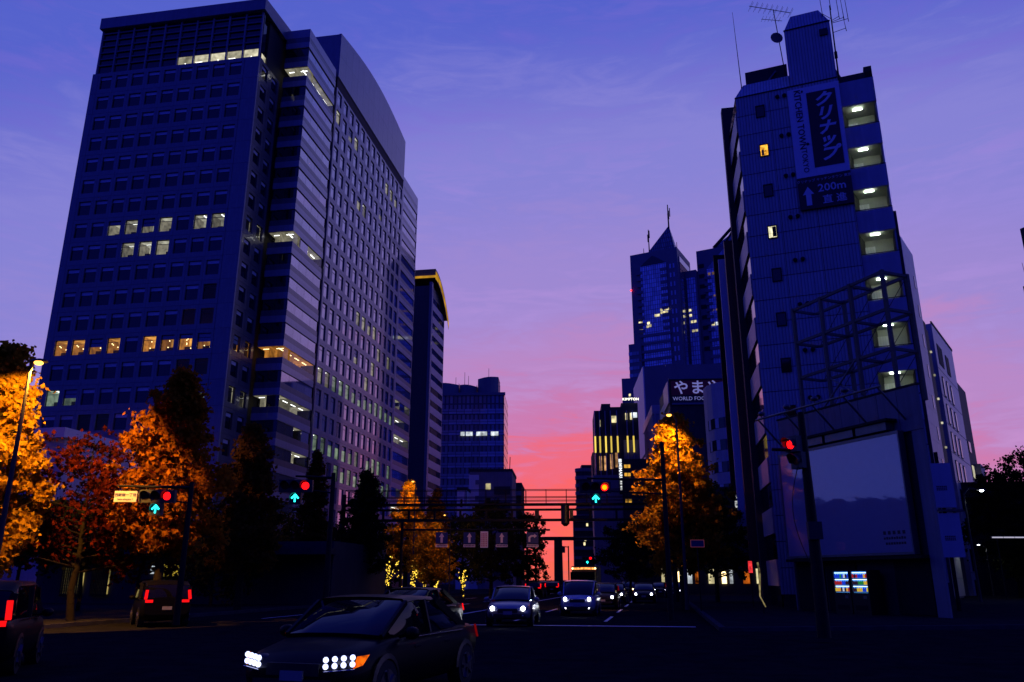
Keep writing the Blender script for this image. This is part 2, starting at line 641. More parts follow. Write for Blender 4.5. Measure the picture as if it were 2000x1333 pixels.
def room_mesh(w, h, d, wall, variant, lampm=None):
    lampm = lampm or M['tube_light']
    r = MB()
    x, z = w / 2 - 0.02, h / 2 - 0.02
    r.quad((-x, d, -z), (x, d, -z), (x, d, z), (-x, d, z), 0)
    r.quad((-x, 0.1, -z), (-x, d, -z), (-x, d, z), (-x, 0.1, z), 1)
    r.quad((x, d, -z), (x, 0.1, -z), (x, 0.1, z), (x, d, z), 1)
    r.quad((-x, 0.1, z), (-x, d, z), (x, d, z), (x, 0.1, z), 0)
    r.quad((-x, d, -z), (-x, 0.1, -z), (x, 0.1, -z), (x, d, -z), 2)
    if variant == 0:
        r.box(-x * 0.7, x * 0.1, d * 0.45, d * 0.45 + 0.16, z - 0.10, z - 0.02, 3)
        r.box(-x * 0.2, x * 0.9, d * 0.8, d * 0.8 + 0.16, z - 0.10, z - 0.02, 3)
        r.box(-x * 0.5, x * 0.2, d * 0.3, d * 0.5, -z, -z + 0.75, 2)
        r.box(x * 0.35, x * 0.85, d * 0.85, d * 0.95, -z, -z + 1.3, 2)
    elif variant == 1:
        r.box(x * 0.2, x * 0.2 + 0.16, 0.3, d - 0.2, z - 0.10, z - 0.02, 3)
        r.box(-x * 0.9, -x * 0.1, d * 0.6, d * 0.9, -z, -z + 1.0, 2)
    elif variant == 2:
        r.box(-x, x * 0.15, d * 0.5, d * 0.55, -z, z, 1)
        r.box(x * 0.2, x * 0.9, d * 0.25, d * 0.45, -z, -z + 0.8, 2)
        r.box(x * 0.3, x * 0.9, d * 0.5, d * 0.5 + 0.15, z - 0.1, z - 0.02, 3)
    else:
        for i in range(7):
            xx, yy, zz = rng.uniform(-x, x) * 0.85, rng.uniform(0.5, d * 0.9), z - rng.uniform(0.4, 1.9)
            r.ball((xx, yy, zz), 0.09, 3, 6, 4)
        r.box(-x * 0.9, x * 0.5, d * 0.5, d * 0.8, -z, -z + 0.9, 2)
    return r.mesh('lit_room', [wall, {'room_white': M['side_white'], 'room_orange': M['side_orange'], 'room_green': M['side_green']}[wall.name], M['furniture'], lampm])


WM = {}
for key, (w, h) in {'f': (2.2, 2.5), 'g': (1.75, 2.5), 's': (2.15, 2.9)}.items():
    WM[key] = win_meshes(w, h, key)
    WM[key]['room'] = [room_mesh(w, h, 2.6, M['room_white'], v) for v in (0, 1, 2)]
    WM[key]['orange'] = [room_mesh(w, h, 2.6, M['room_orange'], 3, M['bulb_warm']) for _ in range(3)]
    WM[key]['green'] = [room_mesh(w, h, 2.6, M['room_green'], v) for v in (0, 1, 2)]


def window(parent, key, loc, rz, state, lab=None):
    m = WM[key]
    street_side = loc[0] > 33
    o = inst('window', m['frame'], parent, loc, rz)
    if state == 'dark':
        inst('pane', m['pane_c'] if street_side else m['pane'], o)
        inst('blind', m['blind_c'] if street_side else m['blind'], o)
    elif state == 'bare':
        inst('pane', m['clear'], o)
    else:
        inst('pane', m['clear'], o)
        inst('lit_room', rng.choice(m[state]), o)
        if rng.random() < 0.45:
            inst('blind', rng.choice((m['blind'], m['blind'], m['blind2'])), o, (0, 0.05, 0))
    return o


pan_f = MB().ring(PITCHX - 0.035, FLOOR - 0.035, 2.2, 2.5, 0.1, 0.34).mesh('panel', M['granite'])
GP = 3.35
pan_g = MB().ring(GP - 0.035, FLOOR - 0.035, 2.15, 2.9, 0.1, 0.3).mesh('panel', M['granite_polished'])

lit_front = {(7, c): 'room' for c in (2, 3, 4, 5, 7, 8)}
lit_front.update({(8, c): 'room' for c in (3, 4, 5)})
lit_front.update({(12, c): 'orange' for c in (0, 1, 2, 3, 5, 6, 7, 8)})
lit_front.update({(14, 0): 'green', (14, 1): 'green', (14, 8): 'green', (16, 3): 'green', (16, 4): 'green'})
bare_front = {(10, 8), (11, 8), (11, 7), (13, 7), (13, 8), (15, 2), (15, 3), (16, 7)}
for k in range(0, 18):
    for c in range(9):
        x, z = 2.73 + PITCHX * c, zrow(k)
        inst('panel', pan_f, TW, (x, 0, z - 0.1))
        window(TW, 'f', (x, 0.20, z), 0, lit_front.get((k, c), 'bare' if (k, c) in bare_front else 'dark'))

# plain stone: end margins, corner pier, base, one slab per floor
margin = MB().box(0.0, 1.185, 0, 0.4, -FLOOR / 2 + 0.018, FLOOR / 2 - 0.018).mesh('panel', M['granite'])
pier = MB().box(0, 2.66, 0, 0.4, -FLOOR / 2 + 0.018, FLOOR / 2 - 0.018).mesh('panel', M['granite'])
for k in range(0, 18):
    inst('panel', margin, TW, (0, 0, zrow(k) - 0.1))
    inst('panel', pier, TW, (28.54, 0, zrow(k) - 0.1))
b = MB()
b.box(0, FW, 0.02, 0.42, 0, zrow(17) - 2.13)
b.box(0.02, 0.42, 0.42, 60, 0, 86.3)
b.obj('base_wall', M['granite'], TW)

# right return of the front block: two columns of dark windows per floor
for k in range(0, 18):
    for j in range(2):
        y = 2.2 + 3.5 * j
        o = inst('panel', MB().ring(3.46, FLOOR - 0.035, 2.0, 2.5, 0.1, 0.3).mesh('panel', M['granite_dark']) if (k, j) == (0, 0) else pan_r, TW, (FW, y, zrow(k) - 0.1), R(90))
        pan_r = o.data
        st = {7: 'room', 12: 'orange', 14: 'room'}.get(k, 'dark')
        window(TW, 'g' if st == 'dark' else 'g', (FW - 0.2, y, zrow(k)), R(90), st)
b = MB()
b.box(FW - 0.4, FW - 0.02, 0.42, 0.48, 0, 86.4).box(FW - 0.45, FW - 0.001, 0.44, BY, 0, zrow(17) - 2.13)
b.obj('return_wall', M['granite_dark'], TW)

# glazed crown storeys with mullions and spandrel fins
b = MB()
b.box(0.2, FW - 0.2, 0.75, 0.9, 86.35, 95.6)
crown_glass = b.obj('crown_glazing', M['dark_glass'], TW)
b = MB()
b.box(FW - 0.9, FW - 0.75, 0.95, BY + 1.0, 86.35, 95.6)
b.obj('crown_glazing', M['dark_glass'], TW)
for c in range(11):
    x = 0.1 + c * 3.05
    MB().box(x, x + 0.28, 0.42, 0.9, 86.4, 95.58).obj('mullion', M['granite'], TW)
for r in range(6):
    z = 88.4 + r * 1.32
    for c in range(10):
        x = 0.4 + c * 3.05
        if r > 0 or c < 5:
            MB().box(x, x + 2.73, 0.5, 0.74, z - 0.12, z + 0.12).obj('fin', M['granite_dark'], TW)
for c in range(5, 10):
    x = 0.42 + c * 3.05
    o = MB().box(x, x + 2.7, 0.60, 0.72, 86.5, 86.6).box(x, x + 2.7, 0.6, 0.72, 88.4, 88.5).obj('window', M['alu'], TW)
    rr = MB()
    rr.quad((x, 0.72, 86.6), (x + 2.7, 0.72, 86.6), (x + 2.7, 0.72, 88.4), (x, 0.72, 88.4), 0)
    rr.box(x + 0.3 + (c % 2), x + 1.5, 0.64, 0.70, 86.9, 87.02, 1)
    rr.obj('lit_room', [M['room_white'], M['tube_light']], o)
rr = MB()
rr.quad((FW - 0.72, 1.2, 86.6), (FW - 0.72, BY - 0.4, 86.6), (FW - 0.72, BY - 0.4, 88.3), (FW - 0.72, 1.2, 88.3), 0)
rr.box(FW - 0.71, FW - 0.68, 2.0, 4.0, 87.0, 87.12, 1)
rr.obj('lit_room', [M['room_white'], M['tube_light']], TW)
MB().box(0, FW - 0.003, 0.002, 1.5, 85.95, 86.4).obj('ledge', M['granite'], TW)
# parapet of the front block, top rising in a slight arc toward the back
b = MB()
n = 10
prof = []
for i in range(n + 1):
    y = i / n * 26.0
    prof.append((y - 0.15, 97.9 + 1.6 * math.sin(math.pi * i / n * 0.5) - 5.0 * (max(0, i / n - 0.45)) ** 2))
vs = []
for x in (-0.15, FW + 0.15):
    vs += [(x, y, 95.7) for y, z in prof] + [(x, y, z) for y, z in prof]
m_ = n + 1
fs = []
for s in (0, 1):
    o_ = s * 2 * m_
    for i in range(n):
        q = (o_ + i, o_ + i + 1, o_ + m_ + i + 1, o_ + m_ + i)
        fs.append(q if s else q[::-1])
for i in range(n):
    fs.append((m_ + i, m_ + i + 1, 3 * m_ + i + 1, 3 * m_ + i)[::-1])
    fs.append((i, i + 1, 2 * m_ + i + 1, 2 * m_ + i))
fs.append((0, 2 * m_, 3 * m_, m_))
fs.append((m_ - 1, 2 * m_ - 1, 4 * m_ - 1, 3 * m_ - 1))
b.add(vs, fs)
b.obj('parapet', M['granite'], TW)

# striped bay: one spandrel and a ribbon of panes per floor, on two faces; lit offices on some floors
def ribbon(parent, face, a0, a1, fixed, k, npane, lit, first):
    z = zrow(k)
    w = (a1 - a0) / npane
    key = (face, round(a1 - a0, 2))
    if key not in first:
        if face == 'front':
            sp = MB().box(0, a1 - a0, 0, 0.4, 1.15, 2.28, 0).box(0, a1 - a0, 0.05, 0.4, 2.285, 3.28, 1)
            gl = MB().box(0.03, w - 0.03, 0.18, 0.22, -0.68, 1.14)
            cl_ = MB().quad((0.03, 0.18, -0.68), (w - 0.03, 0.18, -0.68), (w - 0.03, 0.18, 1.14), (0.03, 0.18, 1.14))
            rm = [MB().quad((0, 2.6, -0.7), (w, 2.6, -0.7), (w, 2.6, 1.14), (0, 2.6, 1.14), 0).quad((0, 0.25, 1.13), (0, 2.6, 1.13), (w, 2.6, 1.13), (w, 0.25, 1.13), 0).box(w * 0.2, w * 0.75, 1.2, 1.35, 1.03, 1.1, 1)]
        else:
            sp = MB().box(-0.4, 0, 0, a1 - a0, 1.15, 2.28, 0).box(-0.4, -0.05, 0, a1 - a0, 2.285, 3.28, 1)
            gl = MB().box(-0.22, -0.18, 0.03, w - 0.03, -0.68, 1.14)
            cl_ = MB().quad((-0.18, 0.03, -0.68), (-0.18, w - 0.03, -0.68), (-0.18, w - 0.03, 1.14), (-0.18, 0.03, 1.14))
            rm = [MB().quad((-2.6, w, -0.7), (-2.6, 0, -0.7), (-2.6, 0, 1.14), (-2.6, w, 1.14), 0).quad((-0.25, 0, 1.13), (-0.25, w, 1.13), (-2.6, w, 1.13), (-2.6, 0, 1.13), 0).box(-1.35, -1.2, w * 0.2, w * 0.75, 1.03, 1.1, 1)]
        first[key] = (sp.mesh('spandrel', [M['granite_pale'], M['granite_dark']]), gl.mesh('pane', M['dark_glass'] if face == 'front' else M['coated_glass']), cl_.mesh('pane', M['glass']),
                      {'room': rm[0].mesh('lit_room', [M['side_white'], M['tube_light']]), 'orange': rm[0].mesh('lit_room', [M['side_orange'], M['bulb_warm']])})
    sp, gl, cl_, rms = first[key]
    base = (a0, fixed, z) if face == 'front' else (fixed, a0, z)
    inst('spandrel', sp, parent, base)
    for i in range(npane):
        off = (a0 + i * w, fixed, z) if face == 'front' else (fixed, a0 + i * w, z)
        if lit and (lit[1] == 'all' or i in lit[1]):
            p = inst('pane', cl_, parent, off)
            inst('lit_room', rms[lit[0]], p)
        else:
            inst('pane', gl, parent, off)


cache = {}
RIB_F = {-1: ('room', (0, 1)), 7: ('room', 'all'), 12: ('orange', 'all'), 14: ('room', (0,))}
RIB_R = {-1: ('room', 'all'), 7: ('room', (0, 2, 3)), 12: ('orange', 'all'), 14: ('room', 'all'), 15: ('room', (2,)), 16: ('room', (2, 3))}
RIB_E = {11: ('room', (0, 2)), 12: ('room', (0, 1)), 13: ('room', 'all'), 16: ('room', (1,)), 17: ('room', (0, 1, 2))}
for k in range(-2, 19):
    ribbon(TW, 'front', FW + 0.3, BX, BY, k, 2, RIB_F.get(k), cache)
    ribbon(TW, 'side', BY + 0.41, 20.6, BX, k, 4, RIB_R.get(k), cache)
    ribbon(TW, 'side', 65.9, DEEP, BX, k, 3, RIB_E.get(k), cache)
b = MB()
MB().box(FW - 0.5, BX - 0.02, BY + 0.02, 20.5, 95.7, 97.4).obj('coping', M['granite_pale'], TW)
MB().box(BX - 2, BX - 0.02, 65.95, DEEP - 0.02, 95.7, 98.2).obj('coping', M['granite_pale'], TW)
b.box(FW - 0.3, BX - 0.03, BY + 0.03, 21, 0, zrow(18) - 0.75).box(BX - 4, BX - 0.03, 21, DEEP - 0.05, 0, zrow(18) - 2.15)
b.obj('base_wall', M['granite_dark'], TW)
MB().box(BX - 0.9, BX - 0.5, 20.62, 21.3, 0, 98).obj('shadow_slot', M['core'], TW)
MB().box(BX - 4, BX - 0.05, DEEP - 0.3, DEEP - 0.02, 0, 97).obj('end_wall', M['granite'], TW)

for x_, z_, w_ in ((14, 7.5, .35), (14.8, 6.9, .25), (21, 7.8, .4), (21.5, 5.4, .3), (24, 5.2, .25), (27, 7.0, .2), (18, 3.2, .3), (30, 3.5, .25)):
    MB().box(x_, x_ + w_, -0.05, 0.015, z_, z_ + 0.28).obj('lobby_lamp', M['room_white'], TW)

# gridded street face
lit_grid = {}
lr = random.Random(11)
for c in range(13):
    if c not in (4, 5):
        lit_grid[(-1, c)] = 'room' if lr.random() < 0.55 else None
    lit_grid[(12, c)] = 'green' if c > 1 else 'room'
    if lr.random() < 0.8:
        lit_grid[(15, c)] = 'green'
    if c > 2 and lr.random() < 0.75:
        lit_grid[(16, c)] = 'green'
for kc in ((2, 4), (2, 5), (8, 6), (8, 7), (8, 8), (8, 5), (1, 8), (9, 11), (9, 9), (10, 5), (10, 8), (11, 7)):
    lit_grid[kc] = 'room'
rest = MB()
wrest = MB()
for k in range(-2, 19):
    for c in range(13):
        y = 21.45 + GP * (c + 0.5)
        z = zrow(k)
        st = lit_grid.get((k, c)) or 'dark'
        if k <= 15:
            window(TW, 's', (BX - 0.16, y, z), R(90), st)
            inst('panel', pan_g, TW, (BX, y, z - 0.1), R(90))
        else:
            mb = MB().ring(GP - 0.035, FLOOR - 0.035, 2.15, 2.9, 0.1, 0.3)
            rest.add([(BX - p[1], y + p[0], z - 0.1 + p[2]) for p in mb.v], mb.f)
            if st == 'dark':
                wrest.box(BX - 0.23, BX - 0.2, y - 1.07, y + 1.07, z - 1.45, z + 1.45)
            else:
                window(TW, 's', (BX - 0.16, y, z), R(90), st)
kind(rest.obj('panel', M['granite_polished'], TW), 'stuff')
kind(wrest.obj('pane', M['coated_glass'], TW), 'stuff')
# curved blank parapet over the gridded face, in stone slabs
n = 13
for i in range(n):
    y0, y1 = 21.45 + GP * i + 0.015, 21.45 + GP * (i + 1) - 0.015
    def arc(y):
        t = (y - 21.45) / (GP * 13)
        return 106.6 + 1.0 * t + 2.6 * math.sin(math.pi * t)
    for j, (f0, f1) in enumerate(((0, 0.5), (0.5, 1.0))):
        zb = 96.6
        za, zc_ = zb + (arc(y0) - zb) * f0 + 0.012, zb + (arc(y1) - zb) * f0 + 0.012
        zd, ze = zb + (arc(y0) - zb) * f1 - 0.012, zb + (arc(y1) - zb) * f1 - 0.012
        MB().prism([(BX - 0.35, y0), (BX + 0.15, y0), (BX + 0.15, y1), (BX - 0.35, y1)], [za, za, zc_, zc_], [zd, zd, ze, ze]).obj('parapet_slab', M['granite_polished'], TW)
b = MB()
pr = [(21.5 + (GP * 13 - 0.1) * i / 12) for i in range(13)]
vs = []
for x in (14.0, BX - 0.36):
    vs += [(x, y, 96.0) for y in pr] + [(x, y, 106.5 + 1.0 * (i / 12) + 2.6 * math.sin(math.pi * i / 12)) for i, y in enumerate(pr)]
m_ = 13
fs = []
for i in range(12):
    fs += [(m_ + i, m_ + i + 1, 3 * m_ + i + 1, 3 * m_ + i)[::-1], (i, i + 1, m_ + i + 1, m_ + i)[::-1], (2 * m_ + i, 2 * m_ + i + 1, 3 * m_ + i + 1, 3 * m_ + i)]
fs += [(0, 2 * m_, 3 * m_, m_), (m_ - 1, 2 * m_ - 1, 4 * m_ - 1, 3 * m_ - 1)[::-1]]
b.add(vs, fs)
b.obj('parapet', M['granite'], TW)
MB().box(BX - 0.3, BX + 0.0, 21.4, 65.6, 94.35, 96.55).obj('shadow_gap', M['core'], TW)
MB().box(BX - 0.38, BX + 0.02, 65.05, 65.85, 0, 98).obj('corner_strip', M['granite_pale'], TW)
# ================================================================== right corner tower
def ribbed(name, color, pitch, depth=0.55, rough=0.5, axis='X'):
    """siding with fine upright ribs"""
    m = mat(name, color, rough, vary=0.10, scale=0.8, streak=0.22)
    nt = m.node_tree
    bs = nt.nodes['Principled BSDF']
    t = nt.nodes.new('ShaderNodeTexCoord')
    w = nt.nodes.new('ShaderNodeTexWave')
    w.wave_type = 'BANDS'
    w.bands_direction = axis
    w.wave_profile = 'SIN'
    w.inputs['Scale'].default_value = 2 * math.pi / pitch / 20.0
    nt.links.new(t.outputs['Object'], w.inputs['Vector'])
    src = bs.inputs['Base Color'].links[0].from_socket
    mr = nt.nodes.new('ShaderNodeMapRange')
    mr.inputs[1].default_value = 0.0
    mr.inputs[2].default_value = 0.35
    mr.inputs[3].default_value = 0.5
    mr.inputs[4].default_value = 1.0
    nt.links.new(w.outputs['Fac'], mr.inputs[0])
    vs_ = nt.nodes.new('ShaderNodeVectorMath')
    vs_.operation = 'SCALE'
    nt.links.new(src, vs_.inputs[0])
    nt.links.new(mr.outputs[0], vs_.inputs['Scale'])
    nt.links.new(vs_.outputs[0], bs.inputs['Base Color'])
    bp = nt.nodes.new('ShaderNodeBump')
    bp.inputs['Strength'].default_value = depth
    bp.inputs['Distance'].default_value = 0.06
    nt.links.new(w.outputs['Fac'], bp.inputs['Height'])
    nt.links.new(bp.outputs[0], bs.inputs['Normal'])
    return m


M['siding'] = ribbed('siding', (0.52, 0.56, 0.58), 0.2)
M['siding_white'] = ribbed('siding_white', (0.62, 0.62, 0.63), 0.2)
M['tile_white'] = mat('tile_white', (0.66, 0.64, 0.64), 0.4, vary=0.06, scale=1.0, streak=0.12)
M['balcony_paint'] = mat('balcony_paint', (0.5, 0.5, 0.54), 0.6, vary=0.08, scale=1.2, streak=0.2)
M['recess_wall'] = mat('recess_wall', (0.42, 0.43, 0.40), 0.7, vary=0.08)
M['corridor_tube'] = emat('corridor_tube', (0.86, 1.0, 0.80), 24.0)
M['sign_white'] = mat('sign_white', (0.85, 0.86, 0.88), 0.5, vary=0.04, streak=0.08)
M['sign_maroon'] = mat('sign_maroon', (0.045, 0.012, 0.018), 0.45, vary=0.15)
M['sign_dark'] = mat('sign_dark', (0.02, 0.016, 0.03), 0.5)
M['terracotta'] = mat('terracotta', (0.30, 0.10, 0.035), 0.5, vary=0.15, streak=0.3)
M['pink_panel'] = mat('pink_panel', (0.55, 0.46, 0.47), 0.42, vary=0.1, scale=1.1, streak=0.15)

CT = thing('apartment_tower', 'tall slim grey-sided corner tower with tall shop sign and lit stair landings at right', 'building', (16.1, 50, 0), R(-22))
FH = 3.1
TOPZ = 35.0
PW = 6.86
body = MB()
e1 = Vector((-0.206, 0.978, 0)).normalized()
e2 = Vector((0.245, 0.970, 0)).normalized()
back_l, back_r = e1 * 7.4, Vector((6.9, 0, 0)) + e2 * 9
body.prism([(0.12, 0.1), (PW - 0.05, 0.1), (back_r.x, back_r.y), (back_l.x + 0.6, back_l.y)], 0, TOPZ - 0.05)
body.obj('core_wall', M['dark_wall'], CT)
# siding panels: two courses per storey, three wide, recessed joints
courses = 22
ch = FH / 2
pmesh = {}
for r in range(courses):
    z1 = TOPZ - 0.08 - r * ch
    for c in range(3):
        w = PW / 3
        if c not in pmesh:
            pmesh[c] = MB().box(0.015, w - 0.015, 0.0, 0.12, -ch + 0.05, 0.0).mesh('siding_panel', M['siding'])
        inst('siding_panel', pmesh[c], CT, (c * w, 0, z1))
# sloped roof skirt, left part
b = MB()
b.add([(0, -0.02, TOPZ), (3.76, -0.02, TOPZ), (3.76, 1.25, TOPZ + 1.7), (0.55, 1.25, TOPZ + 1.7)], [(0, 1, 2, 3)])
b.add([(0, -0.02, TOPZ), (0.55, 1.25, TOPZ + 1.7), (back_l.x + 0.7, back_l.y, TOPZ + 1.7), (back_l.x, back_l.y, TOPZ)], [(0, 1, 2, 3)])
b.add([(0.55, 1.25, TOPZ + 1.7), (6.8, 1.25, TOPZ + 1.7), (back_r.x, back_r.y, TOPZ + 1.7), (back_l.x + 0.7, back_l.y, TOPZ + 1.7)], [(0, 1, 2, 3)])
b.obj('roof', M['siding'], CT)
MB().box(-0.04, PW, -0.05, 0.06, TOPZ - 0.075, TOPZ - 0.005).obj('dark_edge_strip', M['steel_dark'], CT)  # dark strip stands in for the shadow line under the roof edge
# lift penthouse with chamfered top
b = MB()
x0, x1 = 3.78, PW - 0.02
vs = [(x0, 0.0, TOPZ + 0.002), (x1, 0.0, TOPZ + 0.002), (x1, 4, TOPZ), (x0, 4, TOPZ), (x0, 0.0, 39.6), (x1, 0.0, 39.6), (x1, 4, 39.6), (x0, 4, 39.6),
      (x0 + 0.55, 0.7, 41.2), (x1 - 0.6, 0.7, 41.2), (x1 - 0.6, 3.3, 41.2), (x0 + 0.55, 3.3, 41.2)]
b.add(vs, [(0, 1, 5, 4), (1, 2, 6, 5), (2, 3, 7, 6), (3, 0, 4, 7), (4, 5, 9, 8), (5, 6, 10, 9), (6, 7, 11, 10), (7, 4, 8, 11), (8, 9, 10, 11)])
ph = b.obj('penthouse', M['siding'], CT)
MB().box(x0 - 0.04, x1 + 0.04, -0.05, 0.05, 39.56, 39.64).obj('dark_edge_strip', M['steel_dark'], ph)
MB().box(x1 - 0.75, x1 - 0.2, -0.12, 0.02, 38.5, 39.0).obj('vent', M['black_plastic'], ph)
b = MB()
b.box(0.7, 3.7, 2.4, 2.5, TOPZ + 1.7, TOPZ + 3.5)
b.obj('plant_screen', M['dark_wall'], CT)
MB().beam((2.2, 2.3, TOPZ + 2.2), (2.9, 2.3, TOPZ + 3.0), 0.12, 0.12).obj('brace', M['steel'], CT)
# small windows down the siding
wf = MB()
wf.box(-0.32, 0.32, -0.06, 0.0, -0.48, -0.41).box(-0.32, 0.32, -0.06, 0, 0.41, 0.48).box(-0.32, -0.25, -0.06, 0, -0.41, 0.41).box(0.25, 0.32, -0.06, 0, -0.41, 0.41)
wfm = wf.mesh('window', M['steel_dark'])
wpm = MB().box(-0.25, 0.25, -0.025, -0.01, -0.41, 0.41).mesh('pane', M['dark_glass'])
M['win_amber'] = emat('win_amber', (1.0, 0.45, 0.05), 1.1, noise=0.8, nscale=4)
M['win_cream'] = emat('win_cream', (1.0, 0.93, 0.6), 0.9, noise=0.9, nscale=4)
for k in range(10):
    o = inst('window', wfm, CT, (1.62, 0, 33.5 - FH * k))
    if k == 1:
        MB().box(-0.25, 0.25, -0.025, -0.01, -0.41, 0.41).obj('pane', M['win_amber'], o)
        MB().box(-0.18, -0.02, -0.04, -0.026, -0.38, 0.05).obj('blind', M['terracotta'], o)
    elif k == 3:
        MB().box(-0.25, 0.25, -0.025, -0.01, -0.41, 0.41).obj('pane', M['win_cream'], o)
        MB().box(0.0, 0.24, -0.04, -0.026, -0.35, 0.38).obj('blind', M['steel_dark'], o)
    else:
        inst('pane', wpm, o)
vm_ = MB().tube((0, 0, 0), (0, -0.12, 0), 0.13, 0.15, 10).tube((0, -0.12, 0), (0, -0.16, 0.0), 0.15, 0.05, 10).mesh('vent_cap', M['steel_dark'])
for k in range(10):
    for x in (2.85, 3.32):
        inst('vent_cap', vm_, CT, (x, 0, 34.35 - FH * k))
# corridor landings at the right: parapet, recess, tube lamp, white door, rail
bx0, bx1 = PW + 0.02, 9.07
par = MB().box(bx0, bx1, 0.12, 0.27, -1.55, 0.0).mesh('parapet', M['balcony_paint'])
rec = MB()
rec.quad((bx0, 1.9, -0.25), (bx1 - 0.02, 1.9, -0.25), (bx1 - 0.02, 1.9, 1.62), (bx0, 1.9, 1.62))
rec.quad((bx0, 0.2, 1.62), (bx0, 1.9, 1.62), (bx1, 1.9, 1.62), (bx1, 0.2, 1.62))
rec.quad((bx0, 1.9, -0.6), (bx0, 0.2, -0.6), (bx1, 0.2, -0.6), (bx1, 1.9, -0.6))
rec.quad((bx1 - 0.1, 1.9, -0.6), (bx1 - 0.1, 0.3, -0.6), (bx1 - 0.1, 0.3, 1.62), (bx1 - 0.1, 1.9, 1.62))
rec.quad((bx0 + 0.01, 0.2, -0.6), (bx0 + 0.01, 1.9, -0.6), (bx0 + 0.01, 1.9, 1.62), (bx0 + 0.01, 0.2, 1.62))
recm = rec.mesh('recess', M['recess_wall'])
endw = MB().box(bx1 - 0.1, bx1, 0.30, 1.95, -1.5, 1.6).mesh('end_wall', M['balcony_paint'])
tub = MB().box(bx0 + 0.72, bx0 + 1.28, 0.62, 0.68, 1.50, 1.56).mesh('tube_lamp', M['corridor_tube'])
drm = MB()
for i in range(6):
    drm.box(bx0 + 0.06 + i * 0.155, bx0 + 0.20 + i * 0.155, 1.78, 1.83, -0.55, 1.15)
drm = drm.mesh('door', M['white_paint'])
rlm = MB().box(bx0, bx1, 0.17, 0.22, 0.06, 0.10)
for i in range(5):
    rlm.box(bx0 + 0.3 + 0.45 * i, bx0 + 0.33 + 0.45 * i, 0.18, 0.21, 0.003, 0.058)
rlm = rlm.mesh('rail', M['steel_dark'])
for j in range(10):
    z = 31.0 - FH * j
    a = inst('landing', recm, CT, (0, 0, z))
    inst('parapet', par, a)
    inst('tube_lamp', tub, a)
    inst('door', drm, a)
    inst('rail', rlm, a)
    inst('end_wall', endw, a)
MB().box(bx0, bx1, 0.1, 3.5, 32.64, 34.5).obj('landing_roof', M['balcony_paint'], CT)
MB().box(bx0 + 0.1, bx1 - 0.02, 0.3, 0.45, 34.5, 35.1).box(bx1 - 0.5, bx1, 0.3, 0.8, 34.5, 35.5).obj('roof_rail', M['dark_wall'], CT)
# street side: pale balcony fronts between dark glazing, closed by a dark fin
for k in range(11):
    z = 33.9 - FH * k
    p0, p1 = e1 * 0.25, e1 * 5.2
    nn = Vector((-e1.y, e1.x, 0)) * 0.05
    MB().prism([tuple(p1 + nn)[:2], tuple(p0 + nn)[:2], tuple(p0 - nn * 4)[:2], tuple(p1 - nn * 4)[:2]], z - 1.55, z).obj('balcony_front', M['pink_panel'], CT)
    g0, g1 = e1 * 0.3, e1 * 5.0
    gg = MB().prism([tuple(g1 - nn)[:2], tuple(g0 - nn)[:2], tuple(g0 - nn * 2)[:2], tuple(g1 - nn * 2)[:2]], z - 3.05, z - 1.6).obj('window_strip', M['dark_glass'], CT)
fin0, fin1 = e1 * 5.3, e1 * 6.0
nn = Vector((-e1.y, e1.x, 0))
MB().prism([tuple(fin1 + nn * 0.4)[:2], tuple(fin0 + nn * 0.4)[:2], tuple(fin0 - nn * 0.6)[:2], tuple(fin1 - nn * 0.6)[:2]], 0, 37.6).obj('fin', M['dark_wall'], CT)

# --- tall shop sign on the siding
SG = thing('banner_sign', 'tall white sign with maroon katakana panel and arrow plate on grey tower', 'sign', (16.1, 50, 0), R(-22))
sx0, sx1 = 3.52, PW + 0.02
MB().box(sx0, sx1, -0.22, -0.03, 27.7, 34.55).obj('board', M['sign_white'], SG)
bp_ = MB().box(sx0 + 1.22, sx1 - 0.28, -0.245, -0.222, 28.3, 34.05).obj('name_panel', M['sign_maroon'], SG)
ap_ = MB().box(sx0, sx1, -0.225, -0.03, 25.35, 27.69).obj('arrow_panel', M['sign_maroon'], SG)
pcx = (sx0 + 1.22 + sx1 - 0.28) / 2


def lettering(parent, s, size, m_, loc, roll=0.0, rz=0.0, **kw):
    o = inst('lettering', text_mesh(s, size, m_, **kw), parent, loc, rz)
    o.rotation_euler = (0, roll, rz)
    return o


for i, (ch_, dz, sz) in enumerate((('ク', 0, 1.14), ('リ', 1.08, 1.14), ('ナ', 2.16, 1.14), ('ッ', 3.1, 1.1), ('プ', 4.1, 1.16))):
    lettering(bp_, ch_, sz, M['sign_white'], (pcx + 0.04, -0.256, 33.3 - dz * 1.02), shear=0.28, bold=0.045)
lettering(SG, 'KITCHEN TOWN', 0.60, M['sign_dark'], (sx0 + 0.62, -0.232, 32.12), roll=R(90), bold=0.006)
lettering(SG, 'TOKYO', 0.5, M['sign_dark'], (sx0 + 0.66, -0.232, 28.9), roll=R(90))
